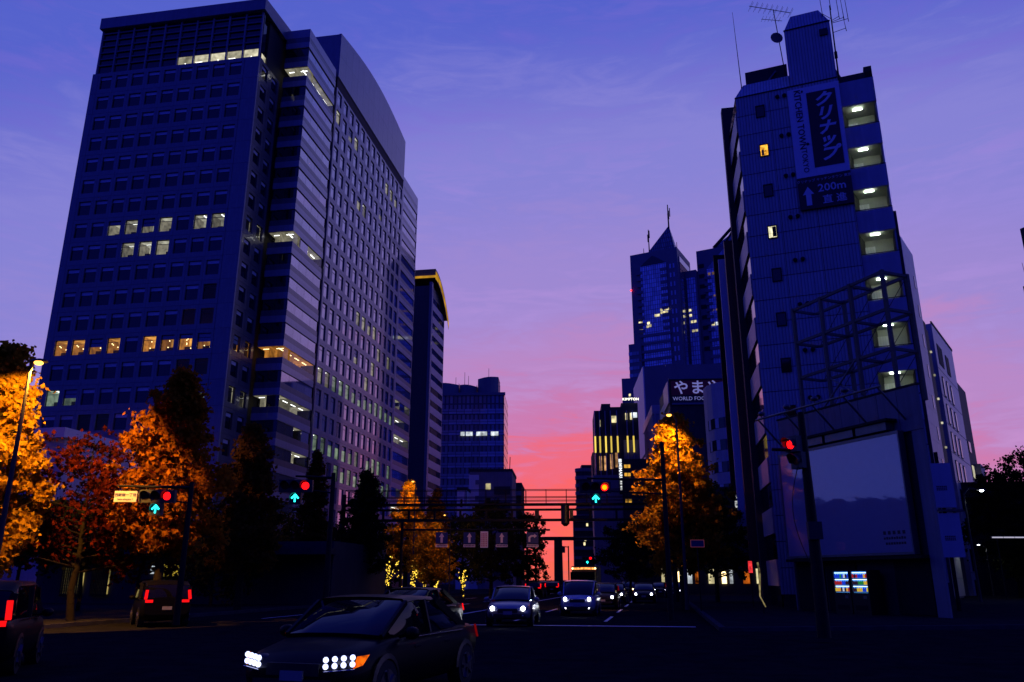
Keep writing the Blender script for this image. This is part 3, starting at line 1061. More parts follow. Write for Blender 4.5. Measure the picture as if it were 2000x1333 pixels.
# fork and spoon tips of the lettering
MB().tube((sx0 + 0.95, -0.235, 34.18), (sx0 + 0.98, -0.235, 34.3), 0.05, 0.07).obj('mark', M['sign_dark'], SG)
MB().ball((sx0 + 0.95, -0.235, 30.15), 0.1, 0).obj('mark', M['sign_dark'], SG)
lettering(ap_, 'クリナップ キッチンタウン 東京', 0.235, M['sign_white'], ((sx0 + sx1) / 2, -0.236, 27.38))
lettering(ap_, '200m', 0.78, M['sign_white'], (sx0 + 2.12, -0.236, 26.72), bold=0.012)
lettering(ap_, '直 進', 0.66, M['sign_white'], (sx0 + 2.2, -0.236, 25.83), bold=0.01)
ax = sx0 + 0.62
MB().add([(ax - 0.17, -0.24, 25.6), (ax + 0.17, -0.24, 25.6), (ax + 0.17, -0.24, 26.4), (ax + 0.36, -0.24, 26.4), (ax, -0.24, 26.98), (ax - 0.36, -0.24, 26.4), (ax - 0.17, -0.24, 26.4)], [(0, 1, 2, 3, 4, 5, 6)]).obj('arrow', M['sign_white'], ap_)

# --- roof aerials
def ct_pt(x, y, z):
    return Matrix.Rotation(R(-22), 4, 'Z') @ Vector((x, y, z)) + Vector((16.1, 50, 0))


p = ct_pt(3.55, 0.6, 36.4)
A1 = thing('television_aerial', 'comb-shaped television aerial with dish on mast beside the penthouse of the grey tower', 'aerial', p)
MB().tube((0, 0, 0), (-0.35, 0, 5.6), 0.035, 0.03, 6).obj('mast', M['steel_dark'], A1)
b = MB().tube((-2.1, 0, 5.9), (0.9, 0, 5.3), 0.025, n=5)
for i in range(9):
    x = -2.0 + i * 0.36
    z = 5.88 - i * 0.072
    b.tube((x, -0.55, z), (x, 0.55, z), 0.012, n=4).tube((x - 0.05, 0, z - 0.25), (x + 0.25, 0, z + 0.35), 0.012, n=4)
b.obj('boom', M['steel_dark'], A1)
b = MB().tube((-1.3, 0, 4.75), (0.2, 0, 4.6), 0.02, n=5)
for i in range(6):
    b.tube((-1.25 + i * 0.25, -0.35, 4.75 - 0.02 * i), (-1.2 + i * 0.25, 0.35, 4.8), 0.01, n=4)
b.obj('boom', M['steel_dark'], A1)
b = MB()
for i in range(12):
    a0_, a1_ = 2 * math.pi * i / 12, 2 * math.pi * (i + 1) / 12
    b.add([(-0.45, -0.22, 2.9), (-0.45 + 0.45 * math.cos(a0_), -0.32, 2.9 + 0.45 * math.sin(a0_)), (-0.45 + 0.45 * math.cos(a1_), -0.32, 2.9 + 0.45 * math.sin(a1_))], [(0, 1, 2), (2, 1, 0)])
b.tube((-0.45, -0.22, 2.9), (-0.2, 0, 2.9), 0.03, n=5)
b.obj('dish', M['steel'], A1)
p = ct_pt(PW + 0.12, 0.5, 35.0)
A2 = thing('whip_aerials', 'cluster of upright whip aerials on bracketed mast at penthouse right edge', 'aerial', p)
MB().tube((0, 0, 0), (0.05, 0, 6.2), 0.06, 0.04, 6).tube((0.02, 0, 1.8), (0.02, 0, 2.3), 0.11, n=8).obj('mast', M['steel_dark'], A2)
for i, (dx, z0_, z1_) in enumerate(((-0.55, 5.6, 8.6), (0.1, 6.2, 9.6), (0.62, 5.4, 8.9), (0.95, 5.3, 7.6), (1.25, 5.2, 8.3), (1.0, 4.4, 5.3))):
    MB().tube((0, 0, min(z0_, 5.6) - 0.5), (dx, 0, z0_ - 0.1), 0.022, n=5).tube((dx, 0, z0_ - 0.35), (dx - 0.1, 0, z1_), 0.026, 0.012, n=5).obj('whip', M['steel_dark'], A2)
p = ct_pt(0.45, 1.0, 35.2)
A3 = thing('lightning_rod', 'single thin lightning rod on the left roof edge of the grey tower', 'lightning rod', p)
MB().tube((0, 0, 0), (0, 0, 1.2), 0.05, 0.05, 6).obj('bracket', M['steel_dark'], A3)
MB().tube((0, 0, 1.2), (-0.15, 0, 7.8), 0.035, 0.012, 6).obj('rod', M['steel_dark'], A3)

# ================================================================== narrow neighbours along the street
NB = thing('narrow_shop_building', 'narrow dark building with brown upright fin and pale strip signs behind grey tower', 'building', tuple((Vector((16.1, 50, 0)) + SD * 13.6))[:2] + (0,), math.atan2(-SD.y, -SD.x))
MB().box(0, 6.2, 0.3, 12, 0, 28.6).obj('wall', M['dark_wall'], NB)
MB().box(4.8, 5.3, -0.75, 0.28, 2.5, 27.5).obj('fin', M['terracotta'], NB)
MB().box(3.0, 3.2, -1.1, -0.1, 5.5, 26.8).obj('strip_sign', M['sign_white'], NB)
MB().box(1.0, 1.2, -1.3, -0.1, 8.0, 28.0).obj('strip_sign', M['steel_dark'], NB)
for k in range(8):
    MB().box(0.3, 4.4, 0.2, 0.29, 2.6 + 3.2 * k, 4.4 + 3.2 * k).obj('window_strip', M['dark_glass'], NB)
M['sign_lit_pale'] = emat('sign_lit_pale', (0.95, 0.97, 1.0), 0.55, noise=0.9, nscale=2.5)
for k in range(9):
    MB().box(0.02, 0.28, -1.0, -0.2, 4.6 + 1.9 * k, 6.1 + 1.9 * k).obj('lit_sign', M['sign_lit_pale'] if k % 3 else M['sign_white'], NB)

# ================================================================== low corner shop with blank billboard
SH = thing('corner_shop', 'low dark panel-clad shop building on the corner below the grey tower', 'shop', (15.2, 45, 0), R(-68.2))
# footprint in its own frame: A(0,0) B(9.64,0) C,D behind
def sh_local(x, y):
    d = Vector((x - 15.2, y - 45, 0))
    return (Matrix.Rotation(R(68.2), 4, 'Z') @ d)


Cc, Dd = sh_local(23.4, 46.0), sh_local(17.6, 48.7)
MB().prism([(0.05, 0.15), (9.6, 0.15), (Cc.x, Cc.y), (Dd.x, Dd.y)], 0, 10.2).obj('wall', M['dark_wall'], SH)
MB().prism([(Dd.x, Dd.y), (0.0, 0.18), (-0.08, 0.18), (Dd.x - 0.08, Dd.y)], 0.0, 10.38).obj('side_cladding', M['grey_wall'], SH)
M['panel_grey'] = ribbed('panel_grey', (0.33, 0.31, 0.34), 1.1, depth=0.35)
for i in range(8):
    w = 9.64 / 8
    MB().box(i * w + 0.015, (i + 1) * w - 0.015, 0.0, 0.145, 8.35, 10.4).obj('fascia_panel', M['grey_wall'], SH)
MB().box(-0.05, 9.7, -0.04, 0.19, 10.41, 10.5).obj('coping', M['steel_dark'], SH)
MB().box(9.0, 9.64, 0.02, 0.14, 0, 8.33).obj('side_panel', M['grey_wall'], SH)
for i in range(4):
    x = 0.3 + i * 2.2
    if i != 2:
        MB().box(x, x + 2.0, 0.06, 0.14, 0.2, 2.6).obj('shutter', M['steel_dark'], SH)
MB().box(0.2, 9.0, -0.5, 0.1, 2.62, 2.76).obj('canopy', M['steel_dark'], SH)

BBd = thing('billboard', 'large blank white billboard with thin metal frame on the corner shop', 'billboard', (15.2, 45, 0), R(-68.2))
M['billboard_sheet'] = mat('billboard_sheet', (0.30, 0.31, 0.42), 0.45, spec=0.5, vary=0.04, bump=0.22, bscale=0.7, coat=1.0)
_nt = M['billboard_sheet'].node_tree
_bs = _nt.nodes['Principled BSDF']
_bs.inputs['Coat IOR'].default_value = 2.3
_nt.links.new(_bs.inputs['Normal'].links[0].from_socket, _bs.inputs['Coat Normal'])
MB().box(0.28, 8.5, -0.34, -0.02, 2.92, 8.28).obj('panel', M['billboard_sheet'], BBd)
fr = MB().box(0.2, 8.58, -0.38, -0.01, 8.285, 8.42).box(0.2, 8.58, -0.38, -0.01, 2.8, 2.915)
fr.box(0.2, 0.275, -0.378, -0.012, 2.915, 8.285).box(8.505, 8.58, -0.378, -0.012, 2.915, 8.285)
fr.obj('frame', M['steel'], BBd)
# small print at the foot (too small to read): dark dashes
b = MB()
for i, x in enumerate((7.0, 7.28, 7.56, 7.84, 8.12)):
    b.box(x - 0.08, x + 0.08, -0.346, -0.341, 3.72, 3.88)
for i in range(9):
    b.box(6.92 + i * 0.145, 7.03 + i * 0.145, -0.346, -0.341, 3.5, 3.6 + 0.02 * (i % 2))
for i in range(8):
    b.box(7.0 + i * 0.15, 7.12 + i * 0.15, -0.346, -0.341, 3.26, 3.37)
kind(b.obj('small_print', M['sign_dark'], BBd), 'stuff')
# louvre box and lamp rail over the billboard
b = MB().box(1.8, 8.3, -0.7, -0.02, 8.9, 9.02)
b.obj('lamp_box', M['steel_dark'], BBd)
for i in range(3):
    MB().box(2.0 + 2.1 * i, 3.9 + 2.1 * i, -0.55, -0.05, 8.5, 8.88).obj('louvre', M['steel'], BBd)
FR = thing('floodlight_rail', 'lamp rail on slanted arms with four unlit floodlights above the blank billboard', 'light rail', (15.2, 45, 0), R(-68.2))
MB().tube((0.0, -1.5, 10.35), (9.0, -1.5, 10.35), 0.06, n=6).obj('rail', M['steel'], FR)
for i in range(5):
    x = 0.2 + i * 2.15
    MB().tube((x, 0.0, 8.9), (x, -1.5, 10.33), 0.05, n=6).obj('arm', M['steel'], FR)
for i in range(4):
    x = 0.5 + i * 2.1
    o = MB().ball((x, -1.5, 10.62), 0.2, 0, 10, 6, 0.7).tube((x, -1.5, 10.42), (x, -1.5, 10.6), 0.04, n=6).obj('floodlight', M['steel'], FR)

# --- steel sign frame on the shop roof
M['frame_paint'] = mat('frame_paint', (0.07, 0.07, 0.08), 0.5, spec=0.3, vary=0.3, scale=5)
SF = thing('steel_frame', 'empty dark steel sign frame standing on the corner shop roof', 'steel frame', (16.4, 44, 0), R(-68.2))
xs = (0.0, 2.2, 4.4, 6.6)
ys = (0.0, 1.7)
zs = (10.6, 12.7, 14.75, 16.75)
for x in xs:
    for y in ys:
        if y == 0 or x in (2.2, 6.6):
            MB().box(x - 0.085, x + 0.085, y - 0.085, y + 0.085, 10.2, 16.85).obj('post', M['frame_paint'], SF)
for z in zs[1:]:
    for y in ys:
        MB().beam((0, y, z), (6.6, y, z), 0.12, 0.15).obj('rail', M['frame_paint'], SF)
    for x in xs:
        MB().beam((x, 0.12, z - 0.02), (x, 1.58, z - 0.02), 0.13, 0.14).obj('crosspiece', M['frame_paint'], SF)
for i, x in enumerate((0.0, 2.2, 4.4)):
    for z0_, z1_ in zip(zs[:-1], zs[1:]):
        MB().tube((x, 1.7, z0_), (x + 2.2, 1.7, z1_), 0.022, n=5).obj('tie_rod', M['frame_paint'], SF)
MB().tube((1.9, -0.3, 10.6), (4.4, 0, 12.9), 0.05, n=6).obj('brace', M['steel'], SF)
MB().tube((4.6, -0.2, 10.6), (2.2, 0, 12.2), 0.05, n=6).obj('brace', M['steel'], SF)

# --- vending machines against the shop wall
M['vend_back'] = emat('vend_back', (0.10, 0.38, 1.0), 1.3, noise=0.25, nscale=3)
M['vend_strip'] = emat('vend_strip', (0.75, 0.88, 1.0), 2.6)
VC = [emat('drink_%s' % n_, c_, 0.7) for n_, c_ in (('blue', (0.01, 0.05, 0.8)), ('red', (0.45, 0.02, 0.03)), ('green', (0.02, 0.25, 0.06)), ('amber', (0.9, 0.45, 0.05)), ('dark', (0.03, 0.01, 0.03)), ('yellow', (0.8, 0.6, 0.05)), ('white', (0.7, 0.75, 0.9)))]
for q, (x, lab, rows) in enumerate(((4.0, 'lit blue drink vending machine with amber bottom row, nearer the blank billboard pole', ((0, 0, 0, 2, 0, 6, 4, 0), (1, 1, 1, 1, 0, 0, 4, 4), (5, 3, 3, 4, 6, 4, 3, 1))),
                                 (5.15, 'lit drink vending machine with green and yellow bottles, the one on the right', ((1, 4, 1, 0, 0, 0, 3, 1), (4, 4, 4, 2, 2, 2, 5, 3), (4, 4, 5, 3, 5, 0, 0, 5))))):
    w3 = Matrix.Rotation(R(-68.2), 4, 'Z') @ Vector((x, -0.95, 0)) + Vector((15.2, 45, 0))
    V = thing('vending_machine', lab, 'vending machine', (w3.x, w3.y, 0.13), R(-68.2), 'vending machines by the shop wall')
    b = MB().box(0, 1.08, 0.08, 0.8, 0, 2.02).box(0, 1.08, 0.0, 0.078, 0, 0.98).box(0, 1.08, 0, 0.078, 1.95, 2.02).box(0, 0.06, 0, 0.078, 0.98, 1.95).box(1.02, 1.08, 0, 0.078, 0.98, 1.95)
    b.obj('cabinet', M['black_plastic'], V)
    MB().box(0.06, 1.02, 0.070, 0.077, 0.985, 1.945).obj('backlight', M['vend_back'], V)
    for r_, row in enumerate(rows):
        z = 1.66 - 0.31 * r_
        MB().box(0.06, 1.02, 0.0, 0.068, z - 0.045, z - 0.005).obj('shelf', M['sign_dark'], V)
        MB().box(0.08, 1.0, 0.055, 0.068, z + 0.225, z + 0.245).obj('strip_light', M['vend_strip'], V)
        for i, c_ in enumerate(row):
            xx = 0.13 + i * 0.117
            MB().tube((xx, 0.035, z), (xx, 0.035, z + 0.13), 0.042, n=6).tube((xx, 0.035, z + 0.13), (xx, 0.035, z + 0.19), 0.042, 0.016, n=6).obj('bottle', VC[c_], V)
    MB().box(0.7, 0.9, -0.012, -0.001, 0.72, 0.86).obj('coin_slot', M['steel'], V)
    MB().box(0.15, 0.9, -0.012, -0.001, 0.2, 0.42).obj('chute', M['steel_dark'], V)

# --- blank upright sign boards on a post at the shop's far end
SB = thing('sign_post', 'tall post carrying two blank upright pale sign boards right of the billboard', 'sign', (23.5, 44.0, 0.1), R(-12))
MB().box(-0.08, 0.08, 0.1, 0.26, 0, 8.4).obj('post', M['steel_dark'], SB)
for i, (z0_, z1_, xo) in enumerate(((5.35, 7.75, -0.05), (2.75, 5.05, 0.0))):
    o = MB().box(xo - 0.62, xo + 0.62, -0.12, 0.09, z0_, z1_).obj('board', M['sign_white'], SB)
    b = MB()
    for r_ in range(3):
        for i_ in range(6):
            b.box(xo - 0.25 + i_ * 0.09, xo - 0.18 + i_ * 0.09, -0.126, -0.121, (z0_ + z1_) / 2 - 0.1 - 0.09 * r_, (z0_ + z1_) / 2 - 0.04 - 0.09 * r_)
    kind(b.obj('small_print', M['sign_dark'], o), 'stuff')
MB().box(-0.8, 0.85, -0.2, 0.3, 5.15, 5.25).obj('shelf', M['steel'], SB)

# ================================================================== buildings along the side street
QYAW = math.atan2(QD.y, QD.x)
o_w = Vector((41.8, 77, 0)) - QD * 12
TB = thing('tiled_building', 'pale tiled building with slit windows directly behind the lit landings of the grey tower', 'building', (o_w.x, o_w.y, 0), QYAW)
MB().box(0.1, 11.95, 0.12, 12, 0, 34.2).obj('wall', M['grey_wall'], TB)
tile = MB().box(0.01, 1.49, 0, 0.115, 0.01, 1.53).mesh('tile_panel', M['tile_white'])
for r_ in range(22):
    for c_ in range(4, 8):
        inst('tile_panel', tile, TB, (c_ * 1.5, 0, 0.3 + r_ * 1.54))
for k in range(9):
    o = MB().box(10.35, 10.85, -0.04, -0.003, 30.0 - 3.1 * k, 31.3 - 3.1 * k).obj('window', M['dark_glass'], TB)
o_g = Vector((0.546 * 82, 82, 0))
DG = thing('dark_stair_building', 'dark narrow stair building with a column of small lamps between two pale buildings', 'building', (o_g.x - QD.x * 2, o_g.y - QD.y * 2, 0), QYAW)
MB().box(0, 4.2, 0.2, 6, 0, 28.0).obj('wall', M['dark_wall'], DG)
for k in range(9):
    MB().box(3.2, 3.45, 0.0, 0.18, 25.3 - 2.6 * k, 25.5 - 2.6 * k).obj('lamp', M['room_white'], DG)
MB().box(0.1, 4.0, 0.3, 0.4, 28.0, 28.9).obj('roof_rail', M['steel_dark'], DG)
o_p = Vector((0.5535 * 86, 86, 0))
WB = thing('white_building', 'white walled building with rows of narrow windows along the side street', 'building', (o_p.x, o_p.y, 0), QYAW)
MB().box(0, 14.4, 0.02, 10, 0, 29.6).obj('wall', M['tile_white'], WB)
MB().box(-0.05, 14.45, -0.05, 0.1, 29.6, 29.85).obj('coping', M['steel_dark'], WB)
MB().box(1.6, 4.8, -0.03, 0.018, 25.2, 27.6).obj('roof_opening', M['core'], WB)
wb_f = MB().box(-0.5, 0.5, -0.05, 0.018, -1.15, 1.15).mesh('window', M['steel_dark'])
wb_p = MB().box(-0.4, 0.4, -0.062, -0.052, -1.05, 1.05).mesh('pane', M['dark_glass'])
for k in range(8):
    for x in (2.2, 5.0, 7.8):
        o = inst('window', wb_f, WB, (x, 0, 22.6 - 3.15 * k))
        inst('pane', wb_p, o)
for x in (7.6, 8.8):
    o = inst('window', wb_f, WB, (x, 0, 26.3))
for k in range(9):
    MB().box(0, 14.4, -0.004, 0.019, 24.45 - 3.15 * k, 24.5 - 3.15 * k).obj('panel_joint', M['grey_wall'], WB)
o_d = Vector((0.5755 * 103, 103, 0))
DB = thing('dark_end_building', 'dark stepped building at the end of the side street row with one lit window', 'building', (o_d.x, o_d.y, 0), QYAW)
MB().box(0, 9.5, 0.3, 9, 0, 27.3).obj('wall', M['dark_wall'], DB)
for k in range(4):
    MB().box(5.0, 9.6 + 0.5 * k, -0.5, 0.28, 15.2 - 3.2 * k, 16.6 - 3.2 * k).obj('balcony', M['grey_wall'], DB)
MB().box(3.0, 4.3, 0.2, 0.29, 14.6, 16.2).obj('window', M['room_white'], DB)
for k in range(4):
    MB().box(2.8, 4.6, 0.2, 0.29, 18.0 - 3.2 * k if k else 18.0, (19.4 - 3.2 * k) if k else 19.4).obj('window', M['dark_glass'], DB) if k != 1 else None
# dark building at the right edge of the picture
o_e = at(1991, 560, 75)
EB = thing('edge_building', 'dark building with balconies at the far right edge of the picture', 'building', (o_e.x + 0.35, 75, 0), R(-70))
MB().box(0, 14, 0, 14, 0, at(1990, 560, 75).z).obj('wall', M['dark_wall'], EB)
MB().box(0.5, 10, 0.5, 10, at(1990, 560, 75).z, at(1998, 450, 75).z).obj('upper_wall', M['dark_wall'], EB)
for k in range(10):
    MB().box(0.2, 10, -0.25, -0.01, 27.5 - 3.0 * k, 28.7 - 3.0 * k).obj('balcony', M['grey_wall'], EB)
for i in range(3):
    MB().tube((0.3 + 0.3 * i, 0.4, 29), (0.1 + 0.3 * i, 0.4, 32.5 - 0.4 * i), 0.04, 0.02, 5).obj('whip', M['steel_dark'], EB)
# ================================================================== far buildings
def curtain(name, glass, line, bw, bh, rough=0.08, mortar=0.08, spec=0.7, tint2=None, band=0.5):
    """far curtain wall: fine grid of panes and floor lines, too small to pick apart"""
    m = bpy.data.materials.new(name)
    m.use_nodes = True
    nt = m.node_tree
    bs = nt.nodes['Principled BSDF']
    t = nt.nodes.new('ShaderNodeTexCoord')
    sp_ = nt.nodes.new('ShaderNodeSeparateXYZ')
    nt.links.new(t.outputs['Object'], sp_.inputs[0])
    ad = nt.nodes.new('ShaderNodeMath')
    ad.operation = 'ADD'
    nt.links.new(sp_.outputs[0], ad.inputs[0])
    nt.links.new(sp_.outputs[1], ad.inputs[1])
    cb = nt.nodes.new('ShaderNodeCombineXYZ')
    nt.links.new(ad.outputs[0], cb.inputs[0])
    nt.links.new(sp_.outputs[2], cb.inputs[1])
    br = nt.nodes.new('ShaderNodeTexBrick')
    br.offset = 0.0
    br.squash = 1.0
    br.inputs['Scale'].default_value = 1.0
    br.inputs['Brick Width'].default_value = bw
    br.inputs['Row Height'].default_value = bh
    br.inputs['Mortar Size'].default_value = mortar
    br.inputs['Mortar Smooth'].default_value = 0.1
    br.inputs['Color1'].default_value = tuple(glass) + (1,)
    br.inputs['Color2'].default_value = tuple(tint2 or [g * 1.8 for g in glass]) + (1,)
    br.inputs['Mortar'].default_value = tuple(line) + (1,)
    nt.links.new(cb.outputs[0], br.inputs['Vector'])
    nt.links.new(br.outputs['Color'], bs.inputs['Base Color'])
    mr = nt.nodes.new('ShaderNodeMapRange')
    mr.inputs[3].default_value = rough
    mr.inputs[4].default_value = 0.6
    nt.links.new(br.outputs['Fac'], mr.inputs[0])
    nt.links.new(mr.outputs[0], bs.inputs['Roughness'])
    bs.inputs['Specular IOR Level'].default_value = spec
    return m


M['curtain_blue'] = curtain('curtain_blue', (0.40, 0.45, 0.52), (0.12, 0.12, 0.13), 2.6, 4.2, mortar=0.28)
M['curtain_tower'] = curtain('curtain_tower', (0.50, 0.58, 0.68), (0.14, 0.14, 0.15), 1.7, 3.4, mortar=0.16)
M['curtain_dark'] = curtain('curtain_dark', (0.15, 0.17, 0.20), (0.06, 0.06, 0.07), 1.6, 3.9, mortar=0.3)
M['stone_far'] = mat('stone_far', (0.20, 0.19, 0.20), 0.5, vary=0.1, scale=0.2)
M['band_glass'] = curtain('band_glass', (0.30, 0.33, 0.38), (0.06, 0.06, 0.07), 3.0, 100, mortar=0.1)
M['far_lit'] = emat('far_lit', (1.0, 0.86, 0.45), 0.85, vary=0.5, noise=0.6, nscale=0.6)
M['far_lit_white'] = emat('far_lit_white', (0.85, 0.93, 1.0), 0.75, vary=0.4, noise=0.7, nscale=0.5)
M['gold_soffit'] = mat('gold_soffit', (0.55, 0.36, 0.08), 0.4, vary=0.08)
M['red_beacon'] = emat('red_beacon', (1.0, 0.02, 0.02), 5.0)

# --- building with gold-lit curved eave, behind the big tower
p = at(843, 560, 215)
HT = thing('gold_roof_tower', 'slender grey tower with gold-lit curved roof eave behind the big granite tower', 'building', (p.x - 30, 215 + 30 * 0.169, 0), R(-9.6))
zt = at(843, 545, 215).z
MB().box(0, 30.4, 0, 15.5, 0, zt - 2).obj('wall', M['granite_dark'], HT)
MB().box(29.9, 30.7, -0.3, 1.2, 0, zt - 1).obj('corner_pier', M['granite_pale'], HT)
hb = MB().box(-0.2, 0.05, 0, 13.4, -1.0, 1.05).mesh('spandrel', M['pink_panel'])
hw = MB().box(-0.1, 0.02, 0.3, 1.3, -0.9, 0.9).mesh('window', M['dark_glass'])
for k in range(21):
    z = zt - 6 - 3.75 * k
    inst('spandrel', hb, HT, (30.5, 1.5, z - 1.9))
    for j in range(9):
        inst('window', hw, HT, (30.45, 1.6 + j * 1.48, z))
# curved gold eave: arc over the long side
b = MB()
n = 10
for i in range(n):
    t0, t1 = i / n, (i + 1) / n
    y0, y1 = 0.0 + 16.5 * t0, 0.0 + 16.5 * t1
    z0_, z1_ = [zt + 2.9 - 1.0 * t - 9.5 * t ** 2.2 for t in (t0, t1)]
    b.add([(12, y0 - 0.3, z0_), (31.6, y0 - 0.3, z0_), (31.6, y1 - 0.3, z1_), (12, y1 - 0.3, z1_)], [(0, 1, 2, 3)])
    b.add([(31.6, y0 - 0.3, z0_ - 3.0), (31.6, y1 - 0.3, z1_ - 3.0), (31.6, y1 - 0.3, z1_), (31.6, y0 - 0.3, z0_)], [(0, 1, 2, 3)])
b.add([(12, -0.3, zt + 0.2), (31.6, -0.3, zt + 0.2), (31.6, -0.3, zt + 2.9), (12, -0.3, zt + 2.9)], [(0, 1, 2, 3)])
b.obj('roof_eave', M['gold_soffit'], HT)
M['gold_wash'] = emat('gold_wash', (1.0, 0.5, 0.04), 0.5, noise=0.5, nscale=0.3)
b = MB().box(10, 31.65, -0.42, -0.31, zt + 0.25, zt + 0.9).box(31.61, 31.7, -0.3, 2.5, zt - 0.2, zt + 0.5)
b.obj('light_strip', M['gold_wash'], HT)
b = MB()
for i in range(n):
    t0, t1 = i / n, (i + 1) / n
    y0, y1 = 16.5 * t0, 16.5 * t1
    z0_, z1_ = [zt - 0.1 - 1.0 * t - 9.5 * t ** 2.2 for t in (t0, t1)]
    b.add([(31.65, y0 - 0.3, z0_ + 0.5), (31.65, y1 - 0.3, z1_ + 0.5), (31.65, y1 - 0.3, z1_ + 2.3), (31.65, y0 - 0.3, z0_ + 2.3)], [(0, 1, 2, 3)])
b.obj('light_cove', M['gold_wash'], HT)

# --- wide blue glass office with curved roof screens
pL, pR = at(845, 800, 300), at(985, 800, 300)
BO = thing('blue_glass_office', 'broad blue glass office block with wavy roof screen at the end of the left row', 'office building', (pL.x, 300, 0), R(-3))
W_ = (pR.x - pL.x)
zt = at(950, 770, 300).z
MB().box(0, W_, 0, 25, 0, zt).obj('wall', M['curtain_dark'], BO)
fb = MB().box(0, W_, -0.25, -0.01, -0.9, 0.9).mesh('floor_band', M['band_glass'])
for k in range(15):
    inst('floor_band', fb, BO, (0, 0, zt - 7.0 - 4.1 * k))
MB().box(0.5, W_ + 0.4, -0.5, 0.5, zt - 0.8, zt + 0.3).obj('coping', M['stone_far'], BO)
for i, (x0, x1, zz) in enumerate(((0, 9.5, 5.0), (10, 16.5, 4.2), (17, 25.0, 6.4))):
    b = MB()
    n = 6
    for j in range(n):
        t0, t1 = j / n, (j + 1) / n
        xa, xb = x0 + (x1 - x0) * t0, x0 + (x1 - x0) * t1
        ya, yb = 3 - 2.0 * math.sin(math.pi * t0), 3 - 2.0 * math.sin(math.pi * t1)
        ca, cb_ = zz + 0.8 * t0 * (1 if i == 2 else -1), zz + 0.8 * t1 * (1 if i == 2 else -1)
        b.add([(xa, ya, zt), (xb, yb, zt), (xb, yb, zt + cb_), (xa, ya, zt + ca)], [(0, 1, 2, 3)])
        b.add([(xa, ya, zt + ca), (xb, yb, zt + cb_), (xb, 14, zt + cb_), (xa, 14, zt + ca)], [(0, 1, 2, 3)])
    b.quad((x0, 3, zt), (x0, 14, zt), (x0, 14, zt + zz), (x0, 3, zt + zz)).quad((x1, 14, zt), (x1, 3, zt), (x1, 3, zt + zz), (x1, 14, zt + zz))
    b.obj('roof_screen', M['stone_far'], BO)
for x, h in ((8, 8), (11.5, 10), (13, 8.5), (21, 11.5)):
    MB().tube((x, 6, zt), (x, 6, zt + h), 0.12, 0.08, 5).obj('aerial', M['steel_dark'], BO)
lw = MB().box(0, 1.5, -0.32, -0.26, 0, 1.5).mesh('lit_window', M['far_lit_white'])
for k, xs_ in ((2, (11, 13, 14, 17, 18, 19.5, 22.5, 23.8)), (10, (14.5, 16, 17.5, 18.6, 20.2, 21.4, 22.7, 24, 25)), (12, (17, 18.5, 20.8))):
    for x in xs_:
        inst('lit_window', lw, BO, (x, 0, zt - 9.6 - 4.1 * k + 1.4))

# --- small apartment blocks below it
def apartments(name, label, u0, u1, v, Y, wallm, yaw, floors, wins, depth=12, roof=0.0):
    a, c = at(u0, v, Y), at(u1, v, Y)
    w = c.x - a.x
    t = thing(name, label, 'building', (a.x, Y, 0), R(yaw))
    zt = a.z
    MB().box(0, w, 0, depth, 0, zt).obj('wall', wallm, t)
    MB().box(-0.1, w + 0.1, -0.1, depth, zt, zt + 0.5).obj('coping', M['dark_wall'], t)
    return t, w, zt


t, w, zt = apartments('grey_apartments', 'small blue-grey apartment block with pale end wall and one lit window', 918, 1000, 922, 150, M['grey_wall'], -4, 8, 3)
MB().box(-0.15, 1.7, -0.2, -0.01, 0, zt - 0.6).obj('end_panel', M['white_paint'], t)
for k in range(6):
    MB().box(1.1, 1.8, -0.6, -0.21, zt - 2.4 - 2.9 * k, zt - 1.6 - 2.9 * k).obj('balcony', M['grey_wall'], t)
    MB().box(4.6, 7.6, -0.5, -0.01, zt - 4.2 - 2.9 * k, zt - 2.8 - 2.9 * k).obj('balcony', M['dark_wall'], t)
    if k:
        MB().box(3.0, 3.9, -0.08, -0.01, zt - 3.2 - 2.9 * k, zt - 1.9 - 2.9 * k).obj('window', M['dark_glass'], t)
MB().box(3.0, 3.9, -0.08, -0.01, zt - 3.3, zt - 2.2).obj('lit_window', M['far_lit'], t)
MB().tube((7.3, 2, zt), (7.4, 2, zt + 3.0), 0.08, n=5).obj('aerial', M['steel_dark'], t)
t, w, zt = apartments('small_pale_house', 'narrow pale end wall of a small house left of the grey apartment block', 893, 912, 958, 145, M['white_paint'], -4, 4, 1)
for k in range(3):
    MB().box(0.6, 1.0, -0.06, -0.01, zt - 3 - 2.8 * k, zt - 1.6 - 2.8 * k).obj('window', M['dark_glass'], t)
t, w, zt = apartments('balcony_block', 'little dark block with balconies right of the grey apartment block', 1000, 1018, 948, 170, M['dark_wall'], -4, 5, 2)
for k in range(6):
    MB().box(0.1, w, -0.5, -0.01, zt - 2.2 - 2.8 * k, zt - 1.2 - 2.8 * k).obj('balcony', M['grey_wall'], t)

# ================================================================== right-hand far row
D2 = Vector((0.08, 0.997, 0)).normalized()       # the street bends a little to the left further on
YAW2 = math.atan2(-D2.x, D2.y)

